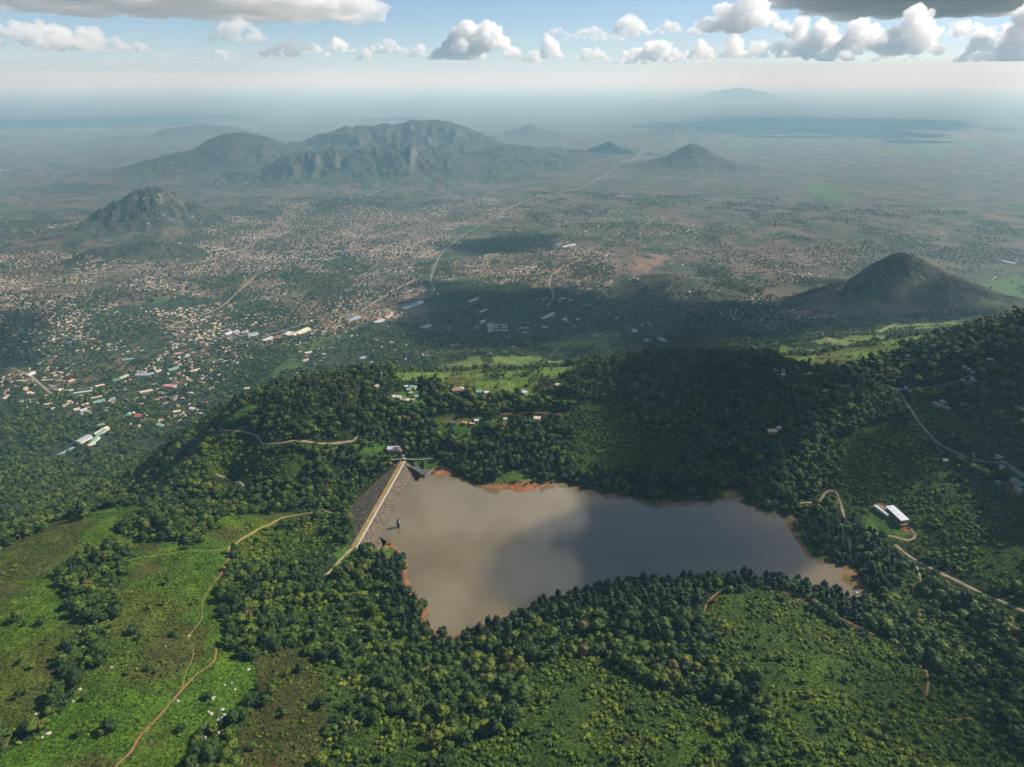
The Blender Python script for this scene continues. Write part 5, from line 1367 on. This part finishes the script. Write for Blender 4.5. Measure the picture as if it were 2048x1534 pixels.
# ---------------------------------------------------------------- trees, shrubs, grass
LONE = [(37,1236,1.0),(84,1244,.8),(52,1246,.5),(268,1262,.95),(282,1274,.6),(220,1458,1.1),(206,1468,.7),(300,1336,.8),(312,1342,.5),(346,1268,.6),(38,1392,.6),(54,1384,.5),(330,1205,.5),(300,1215,.5),(255,1345,.5),(385,1205,.45),(170,1395,.5),(148,1325,.6),(395,1470,.6),(460,1160,.7)]
rows = {k: [] for k in ('broadleaf_tree', 'pine_tree', 'gum_tree', 'shrub', 'grass_tussock')}
def put(kind, x, y, scl):
    if len(x): rows[kind].append(np.stack([x, y, ground(x, y), scl], 1))
def near_classes(x, y):
    z = ground(x, y)
    c = cover_class(x, y, z)
    v = visible(x, y, z, .10)
    c[~v & ~inpoly(*project(x, y, z), [(-900,1540),(2900,1540),(2900,4000),(-900,4000)])] = 0
    return z, c
# tall plants on the plateau and its slopes
gx, gy, rg = jitter_grid(-1700, 2100, 240, 2300, 6.2, 11)
m = (np.abs(gx) < 340 + gy * .9); gx, gy = gx[m], gy[m]
z, c = near_classes(gx, gy)
m = ((z > -250) | (c == 7)) & (lake_sd(gx, gy) > 5); gx, gy, z, c = gx[m], gy[m], z[m], c[m]
m = clear_of(gx, gy, 1.5); gx, gy, z, c = gx[m], gy[m], z[m], c[m]
u = rg.random(len(gx)); u2 = rg.random(len(gx)); gap = fbm(gx / 55, gy / 55, 3, seed=33)
pt = np.select([c == 0, c == 1, c == 2, c == 3, c == 4, c == 5, c == 6, c == 7, c == 8, c == 9], [.82, .004, .10, .80, .78, .0, .03, .012, .0, .03])
pt = pt * np.where((c == 0), np.clip(.45 + (gap - .36) * 4.5, .3, 1), 1)
pt = np.where((c == 7) & (fbm(gx / 140, gy / 140, 3, seed=34, ridged=True) > .74), .55, pt)
rr_ = np.hypot(gx, gy)
k = u < pt
isp = (c == 3) & (u2 < .72) | (c == 0) & (u2 < .03)
isg = (c == 4) & (u2 < .62) | (c == 0) & (u2 > .945)
sc_ = (.42 + .85 * rg.random(len(gx)) ** 1.6) * np.where(c == 2, .6, 1) * np.where(c == 7, .6, 1) * np.where(c == 0, .8 + .5 * gap, 1)
put('pine_tree', gx[k & isp], gy[k & isp], sc_[k & isp] * 1.05); put('gum_tree', gx[k & isg], gy[k & isg], sc_[k & isg] * .98)
kb = k & ~isp & ~isg; put('broadleaf_tree', gx[kb], gy[kb], sc_[kb])
# shrubs
gx, gy, rg = jitter_grid(-900, 1300, 240, 1500, 3.9, 12)
m = (np.abs(gx) < 330 + gy * .85); gx, gy = gx[m], gy[m]
z, c = near_classes(gx, gy)
m = ((z > -120)) & (lake_sd(gx, gy) > 2.5) ; gx, gy, z, c = gx[m], gy[m], z[m], c[m]
m = clear_of(gx, gy, -1.2); gx, gy, z, c = gx[m], gy[m], z[m], c[m]
gap = fbm(gx / 26, gy / 26, 3, seed=35); gap2 = fbm(gx / 80, gy / 80, 3, seed=36)
ps = np.select([c == 0, c == 1, c == 2, c == 3, c == 4, c == 5, c == 6, c == 7, c == 8, c == 9], [.42, .30 * np.clip((gap - .49) * 7, 0, 1) * np.clip((gap2 - .40) * 6, .12, 1), np.clip(.18 + (gap - .4) * 4.5 + (gap2 - .45) * 3, .05, .95), .12, .15, .03, .45 * np.clip(.2 + (gap - .4) * 5, .1, 1), .06, .01, .12])
k = rg.random(len(gx)) < ps
ss = (.45 + 1.15 * rg.random(len(gx)) ** 1.9) * np.where(c == 1, .62, 1) * np.where(c == 6, .7, 1) * np.where(c == 0, 1.15, 1)
put('shrub', gx[k], gy[k], ss[k])
# tussocks
gx, gy, rg = jitter_grid(-760, 700, 240, 1120, 2.3, 13)
m = (np.abs(gx) < 330 + gy * .85); gx, gy = gx[m], gy[m]
z, c = near_classes(gx, gy)
gap = fbm(gx / 16, gy / 16, 3, seed=37)
pg = np.select([c == 1, c == 6, c == 2, c == 8], [np.clip(.30 + (gap - .5) * 3, .05, .8), .5, .3, .06], 0.0)
k = (rg.random(len(gx)) < pg) & clear_of(gx, gy, -2.0)
put('grass_tussock', gx[k], gy[k], rg.uniform(.5, 1.15, len(gx))[k])
# plain
for s, r0, r1, seed in ((11, 1150, 2600, 21), (15, 2600, 4400, 22), (24, 4400, 7800, 23)):
    gx, gy, rg = jitter_grid(-.9 * r1, .9 * r1, r0 * .55, r1, s, seed)
    r = np.hypot(gx, gy); m = (r > r0) & (r <= r1) & (np.abs(gx) < gy * .86 + 60); gx, gy = gx[m], gy[m]
    z = ground(gx, gy); px, py = project(gx, gy, z)
    c = cover_class(gx, gy, z)
    m = ((z < -200) & ((c != 7) | (r0 > 2500))) & (px > -150) & (px < 2200); gx, gy, z, px, py = gx[m], gy[m], z[m], px[m], py[m]
    m = visible(gx, gy, z + 8, .10) | (np.hypot(gx, gy) < 1900); gx, gy, z, px, py = gx[m], gy[m], z[m], px[m], py[m]
    tw_, wd_, gr_, so_ = plain_masks(gx, gy, z, px, py)
    cl = fbm(gx / 240, gy / 240, 5, seed=51); hs, rock_ = hills(gx, gy, plain_z(np.hypot(gx, gy)))
    p = np.maximum(np.clip((cl - .50) * 6.0, .015, .75), wd_ * np.clip(.35 + (cl - .38) * 4, .25, .95)) * np.where(gr_ > 0, .05, 1) * np.where(so_ > 0, .25, 1)
    p = np.where(tw_ > .3, np.clip(.34 + (cl - .45) * 2.6, .16, .8) , p)
    p = p * np.where(hs > 25, .55, 1)
    if seed == 21: p = np.where(wd_ < .3, np.maximum(p, .6), p)
    k = (rg.random(len(gx)) < p) & clear_of(gx, gy, 2)
    put('broadleaf_tree', gx[k], gy[k], rg.uniform(.65, 1.25, len(gx))[k])

# the largest-looking 300 of each kind become plants of their own
def region(px, py, kind):
    if px < 520 and py > 1000:
        if 95 < px < 270 and 1085 < py < 1260: return 'in the dark grove amid the meadow'
        if px < 225 and py >= 1250: return 'in the rocky strip low in the meadow'
        if 215 < px < 460 and py < 1095: return 'in the grove on the meadow ridge'
        return 'on the open meadow by the footpath'
    if px < 700: return 'in the thicket right of the meadow'
    if px < 900 and py > 1080 and py < 1290: return 'in the wood between dam and lake tip'
    if py > 1290 and px < 1050: return 'in the wood below the lake tip'
    if py > 1400: return 'on the scrubby hill at the bottom'
    if 1000 < px < 1800 and 1120 < py < 1260: return 'along the near shore of the lake'
    if px >= 1050 and py > 1230: return 'on the domed hill below the lake'
    if px > 1560 and py > 1000: return 'by the road at the right lake end'
    if py > 930: return 'on the far shore of the lake'
    return 'on the wooded hill beyond the lake'
WORDS = {'broadleaf_tree': ('tree', 'round tree'), 'pine_tree': ('pine', 'dark pine'), 'gum_tree': ('tree', 'tall gum tree'), 'shrub': ('shrub', 'low leafy bush')}
def spot(px, py):
    c = ('far left', 'left', 'inner left', 'centre left', 'mid centre', 'centre right', 'inner right', 'right', 'far right')[min(8, int(px / 228))]
    r = 'bottom row' if py > 1480 else 'lowest' if py > 1420 else 'lower' if py > 1350 else 'middle' if py > 1280 else 'upper' if py > 1200 else 'uppermost' if py > 1000 else 'slope' if py > 840 else 'crest' if py > 770 else 'skyline'
    return '%s %s' % (r, c)
def plant(kind, x, y, z, s, rz, v, label, group):
    crown, trunk = PROTO[kind][v]
    o = thing(kind, label, WORDS[kind][0], (x, y, z), rz, group, s)
    link(bpy.data.objects.new('trunk' if kind != 'shrub' else 'stem', trunk), o)
    link(bpy.data.objects.new('crown' if kind != 'shrub' else 'foliage', crown), o)
    return o
rg = np.random.default_rng(77)
lonepos = ground_at(np.array([l[0] for l in LONE]), np.array([l[1] for l in LONE]) + 4)
for (lx, ly, s), p in zip(LONE, lonepos):
    size = 'big' if s > .9 else 'middling' if s > .55 else 'small'
    side = 'at the left edge of' if lx < 100 else 'near the footpath on' if lx > 280 else 'in the open middle of'
    hgt = 'upper' if ly < 1290 else 'lower'
    plant('broadleaf_tree', p[0], p[1], p[2], s, rg.uniform(0, 6), int(rg.integers(12)), '%s lone round tree casting a long shadow %s the %s meadow' % (size, side, hgt), 'lone trees in the meadow')
MASS = {'broadleaf_tree': 'broadleaf_woodland', 'pine_tree': 'pine_wood', 'gum_tree': 'gum_wood', 'shrub': 'scrub', 'grass_tussock': 'grass'}
COUNTS = {}
for kind in rows:
    A = np.concatenate(rows[kind])
    nv_ = len(PROTO[kind]); pick = rg.integers(0, nv_, len(A)); rot = rg.uniform(0, 6.283, len(A))
    COUNTS[kind] = len(A)
    take = np.zeros(len(A), bool)
    if kind != 'grass_tussock':
        px, py = project(A[:, 0], A[:, 1], A[:, 2])
        inside = (px > 4) & (px < 2044) & (py > 200) & (py < 1528) & visible(A[:, 0], A[:, 1], A[:, 2] + 3, .03)
        show = np.where(inside, np.sqrt(A[:, 0] ** 2 + A[:, 1] ** 2 + (A[:, 2] - 600) ** 2) / A[:, 3], 1e9)
        sel = np.argsort(show)[:300 - (len(LONE) if kind == 'broadleaf_tree' else 0)]
        take[sel[show[sel] < 1e8]] = True
        for i in np.flatnonzero(take):
            lab = '%s%s %s' % ({0: '', 1: 'large ', 2: 'small '}[0 if .75 < A[i, 3] < 1.05 else 1 if A[i, 3] >= 1.05 else 2], WORDS[kind][1], region(px[i], py[i], kind) + ', ' + spot(px[i], py[i]))
            plant(kind, A[i, 0], A[i, 1], A[i, 2] - .1, float(A[i, 3]), float(rot[i]), int(pick[i]), lab, {'broadleaf_tree': 'trees ', 'pine_tree': 'pines ', 'gum_tree': 'gum trees ', 'shrub': 'bushes '}[kind] + region(px[i], py[i], kind))
    R = ~take
    gn_scatter(MASS[kind], kind, A[R, :3], rot[R], A[R, 3], pick[R])
print('PLANTS', COUNTS, 'HOUSES', len(TS), len(HOUSES))

# ---------------------------------------------------------------- rocks, mast, vehicles, boat
ROCKM = simple_mat('pale granite', (.37, .34, .28), .9, .25, .9, var2=(.30, .27, .22), objvar=.15)
rg = np.random.default_rng(99)
def rock_mesh(seed, flat=.75):
    r_ = np.random.default_rng(seed); v, f = ico(2)
    n = vnoise3(v * 1.4 + seed * 5.1, 9) * .7 + vnoise3(v * 3.3 + seed, 10) * .3
    w = v * (.6 + .8 * n)[:, None] * r_.uniform(.75, 1.25, 3) * np.array([1, 1, flat])
    m = MB(); m.add(w, f); return m.mesh('boulder', [ROCKM])
RMESH = [rock_mesh(k) for k in range(6)]
ROCKS = [('in the tree strip at the lower left of the meadow', [(223,1335,1.2),(162,1359,1.3),(160,1379,1.4),(147,1403,1.0),(193,1335,.8),(160,1263,.9)]),
 ('on the brown ground left of the tree strip', [(71,1429,1.5),(76,1430,.9),(95,1421,1.1)]), ('on the grass below the tree strip', [(96,1468,1.9),(84,1476,1.1),(42,1486,.8)]),
 ('loose on the grass between the footpath and the thicket', [(449,1371,1.1),(463,1367,1.1),(470,1380,1.4),(425,1398,1.6),(428,1395,1.3),(414,1399,.9),(418,1410,1.1),(398,1404,.7),(356,1403,1.2)]),
 ('in the heap of rocks at the edge of the thicket', [(444,1420,1.7),(422,1428,1.6),(417,1424,1.2),(448,1432,2.2),(443,1436,1.5),(441,1445,2.0),(437,1441,1.3),(470,1442,2.3),(466,1446,1.5),(415,1451,2.0),(421,1448,1.7),(411,1455,1.2),(437,1466,1.6),(443,1469,1.2),(410,1476,1.4),(412,1489,1.3)]),
 ('beside the footpath where it bends', [(331,1293,.8),(378,1272,1.2)]), ('on the green spit at the right end of the lake', [(1635,1097,1.0),(1639,1101,1.2),(1644,1105,.9),(1650,1109,1.0)]), ('in the thicket right of the meadow', [(497,1340,1.6)])]
for where, lst in ROCKS:
    a_ = ground_at(np.array([l[0] for l in lst]), np.array([l[1] for l in lst]))
    for k, ((px, py, s), p) in enumerate(zip(lst, a_)):
        o = bpy.data.objects.new('boulder', RMESH[int(rg.integers(6))]); link(o)
        o.location = (p[0], p[1], p[2] + .25 * s); o.rotation_euler = (0, 0, rg.uniform(0, 6)); o.scale = (s * 1.05,) * 3
        tag(o, '%s pale boulder %s' % ('large' if s > 1.7 else 'small' if s < 1 else 'rounded', where), 'boulder', 'pale boulders ' + where)
# bare granite slab on the meadow ridge
p = ground_at(np.array([80, 96, 120, 126, 108, 88], float), np.array([1043, 1036, 1033, 1037, 1042, 1046], float))
c_ = p.mean(0); v = []; f = []; n = 22
e1, e2 = p[2] - p[0], np.array([0, 0, 0.])
e1 = e1[:2] / np.hypot(*e1[:2]); e2 = np.array([-e1[1], e1[0]])
for i in range(n):
    for j in range(n):
        a_, b_ = (i / (n - 1) - .5) * 52, (j / (n - 1) - .5) * 26
        q = c_[:2] + e1 * a_ + e2 * b_
        rad = math.hypot(a_ / 26, b_ / 13) + .35 * (vnoise(np.array([a_ / 8.]), np.array([b_ / 8.]), 4)[0] - .5)
        v.append((q[0], q[1], float(ground(*q)) + 1.3 * (1 - rad ** 2) + .5 * vnoise(np.array([a_ / 3.]), np.array([b_ / 3.]), 5)[0]))
for i in range(n - 1):
    for j in range(n - 1): f.append((i * n + j, (i + 1) * n + j, (i + 1) * n + j + 1, i * n + j + 1))
tag(mesh_obj('rock_slab', v, f, ROCKM), 'bare pale granite slab on the far rim of the meadow', 'rock')
# village rock heap on the crest
for px, py, s in ((912,779,5.0),(922,778,6.0),(930,783,5.0),(968,795,4.0),(980,799,4.5)):
    q = ground_at(px, py)[0]; o = bpy.data.objects.new('outcrop', RMESH[int(rg.integers(6))]); link(o); o.location = (q[0], q[1], q[2] + 1); o.scale = (s, s, s * .8)
    tag(o, 'brown granite outcrop among trees on the hill crest, %s' % ('left of the green-roofed house' if px < 950 else 'below the green-roofed house'), 'outcrop', 'granite outcrops on the crest')
# lattice mast
RW = (simple_mat('red paint', (.42, .07, .05), .6, .1, .5), simple_mat('white paint', (.70, .70, .68), .6, .1, .5))
q = ground_at(764, 772)[0]
mast = thing('radio_mast', 'slender red and white lattice mast on the hill crest', 'mast', tuple(q))
H = 30.0
for k in range(3):
    a_ = k * 2.094; m = MB()
    for s in range(6):
        r0, r1 = 1.3 * (1 - s / 6 * .75), 1.3 * (1 - (s + 1) / 6 * .75)
        m.tube((math.cos(a_) * r0, math.sin(a_) * r0, H * s / 6), (math.cos(a_) * r1, math.sin(a_) * r1, H * (s + 1) / 6), .13, .12, 5, s % 2)
    m.obj('leg', list(RW), mast)
m = MB()
for s in range(14):
    for k in range(3):
        a0, a1 = k * 2.094, (k + 1) * 2.094; r0, r1 = 1.3 * (1 - s / 14 * .75), 1.3 * (1 - (s + 1) / 14 * .75)
        m.tube((math.cos(a0) * r0, math.sin(a0) * r0, H * s / 14), (math.cos(a1) * r1, math.sin(a1) * r1, H * (s + 1) / 14), .06, .06, 4, (s // 3) % 2)
tag(m.obj('lattice', list(RW), mast), kind='stuff')
m = MB(); m.tube((0, 0, H), (0, 0, H + 4), .08, .03, 5); m.obj('antenna', [RW[1]], mast)
for z_ in (21, 25):
    m = MB(); m.tube((.7, 0, z_), (1.05, 0, z_), .9, .9, 10); m.obj('dish', [RW[1]], mast)
# vehicles by the road junction
TYRE = simple_mat('tyre rubber', (.02, .02, .02), .8, .1, 2); CARW = simple_mat('white car paint', (.70, .70, .68), .35, .04, .3); CARD = simple_mat('dark car paint', (.05, .055, .06), .3, .04, .3)
def vehicle(name, label, cat, px, py, L, col, rzoff=0.0, box=False):
    q = ground_at(px, py)[0]; q2 = ground_at(px + 6, py + .6)[0]
    o = thing(name, label, cat, (q[0], q[1], q[2] + .4), math.atan2(q2[1] - q[1], q2[0] - q[0]) + rzoff, 'vehicles by the road junction')
    w = 1.1 if box else .9
    m = MB()
    if box:
        m.box(-L / 2, L / 2 - 2.2, -w, w, .9, 3.2); m.obj('cargo_box', [col], o)
        m = MB(); m.box(L / 2 - 2.1, L / 2, -w * .95, w * .95, .6, 2.5); cab_ = m.obj('cab', [col], o)
        m = MB(); m.box(L / 2 - .6, L / 2 + .03, -w * .85, w * .85, 1.6, 2.3); m.obj('windscreen', [GLASS], cab_)
    else:
        m.box(-L / 2, L / 2, -w, w, .45, 1.05); bd = m.obj('body', [col], o)
        v = [(-L * .42, -w * .9, 1.05), (L * .22, -w * .9, 1.05), (L * .22, w * .9, 1.05), (-L * .42, w * .9, 1.05), (-L * .34, -w * .75, 1.65), (L * .05, -w * .75, 1.65), (L * .05, w * .75, 1.65), (-L * .34, w * .75, 1.65)]
        m = MB(); m.add(v, [(0, 1, 5, 4), (1, 2, 6, 5), (2, 3, 7, 6), (3, 0, 4, 7), (4, 5, 6, 7)], 0); m.obj('windows', [GLASS], bd).name = 'cabin_glass'
        m = MB(); m.box(-L * .33, L * .04, -w * .74, w * .74, 1.652, 1.70); m.obj('roof', [col], o)
    for sx in (-.32, .32):
        for sy in (-1, 1):
            m = MB(); m.tube((sx * L, sy * (w - .12), .38), (sx * L, sy * (w + .08), .38), .40, .40, 12); m.obj('wheel', [TYRE], o)
vehicle('truck', 'white box truck parked on the verge left of the road junction', 'truck', 1764, 773.5, 8.5, CARW, box=True)
vehicle('car', 'white car standing just left of the road junction', 'car', 1780, 776.5, 4.6, CARW)
vehicle('minibus', 'pale minibus on the road right of the junction', 'minibus', 1812, 777.5, 6.5, CARW, box=True)
# boat and jetty at the narrow end of the lake
WOODM = simple_mat('weathered planks', (.25, .21, .16), .9, .2, .8)
q = W(1714, 1187, .0)
bt = thing('boat', 'small white boat moored at the jetty in the right tip of the lake', 'boat', (q[0], q[1], 0.1), -.5)
L_ = 6.5
prof = [(-1, .8), (-.5, 1), (.2, .95), (.7, .6), (1, .05)]
v = []
for t, w in prof: v += [(t * L_ / 2, -w * 1.3, .7), (t * L_ / 2, -w * .7, -.25), (t * L_ / 2, w * .7, -.25), (t * L_ / 2, w * 1.3, .7)]
f = [(i * 4 + j, i * 4 + j + 1, i * 4 + 5 + j, i * 4 + 4 + j) for i in range(4) for j in range(3)] + [(0, 1, 2, 3)]
mesh_obj('hull', v, f, CARW, bt)
m = MB(); m.box(-1.9, 1.2, -.9, .9, .3, .38); m.obj('deck', [WOODM], bt)
m = MB(); m.box(-1.2, .4, -1.0, 1.0, 1.75, 1.85)
for sx in (-1.1, .3):
    for sy in (-.9, .9): m.box(sx - .04, sx + .04, sy - .04, sy + .04, .38, 1.75)
m.obj('canopy', [CARW], bt); bt['label'] = 'small white boat moored at the jetty in the right tip of the lake'
q0, q1 = W(1718, 1185, .8), W(1737, 1191, .8)
d_ = q1 - q0; Lj = float(np.hypot(d_[0], d_[1])); rz = math.atan2(d_[1], d_[0])
jt = thing('jetty', 'narrow plank jetty running from the right tip shore to the boat', 'jetty', (q0[0], q0[1], 0), rz)
n = int(Lj / .9)
m = MB(); m.box(0, .78, -.9, .9, .78, .86); pme = m.mesh('plank', [WOODM])
for i in range(min(n, 40)):
    o = link(bpy.data.objects.new('plank', pme), jt); o.location = (i * .9, 0, .02 * ((i * 7) % 3))
m = MB(); m.tube((0, 0, -2), (0, 0, .78), .12, .12, 6); pme = m.mesh('post', [WOODM])
for i in range(0, min(n, 40), 4):
    for sy in (-.8, .8): o = link(bpy.data.objects.new('post', pme), jt); o.location = (i * .9 + .3, sy, 0)
# bare grey tree at the left edge
q = ground_at(14, 1494)[0]; m = MB(); r_ = np.random.default_rng(3)
bare = thing('bare_tree', 'leafless grey tree at the left edge near the bottom of the meadow', 'tree', tuple(q))
m.tube((0, 0, -1), (0, 0, 3), .3, .22); m.obj('trunk', [PALEB], bare)
m = MB()
for k in range(14):
    a_ = r_.uniform(0, 6.28); p0 = np.array([0, 0, r_.uniform(1.5, 3)]); p1 = p0 + np.array([math.cos(a_) * 2.4, math.sin(a_) * 2.4, r_.uniform(1.5, 3.5)])
    m.tube(p0, p1, .12, .06, 5)
    for j in range(4):
        b0 = p0 + (p1 - p0) * r_.uniform(.4, 1); m.tube(b0, b0 + r_.normal(size=3) * .8 + np.array([0, 0, .8]), .05, .02, 4)
tag(m.obj('branches', [PALEB], bare), kind='stuff')

# ---------------------------------------------------------------- haze
HAZE_TOP = 1060.0
def haze_box():
    x0, x1, y0, y1, z0, z1 = -240000, 240000, -240000, 240000, float(GZ.min()) - 2, HAZE_TOP
    v = [(x, y, z) for x in (x0, x1) for y in (y0, y1) for z in (z0, z1)]
    fc = [(0, 1, 3, 2), (4, 6, 7, 5), (0, 4, 5, 1), (2, 3, 7, 6), (0, 2, 6, 4), (1, 5, 7, 3)]
    m, g = new_mat('haze')
    pv = g.n('ShaderNodeVolumePrincipled', {'Color': (.43, .78, 1.0, 1), 'Absorption Color': (1, 1, 1, 1), 'Density': 4.1e-5, 'Anisotropy': 0.1})
    g.out(pv.outputs[0], 'Volume')
    tag(mesh_obj('haze', v, fc, m), kind='stuff')
haze_box()
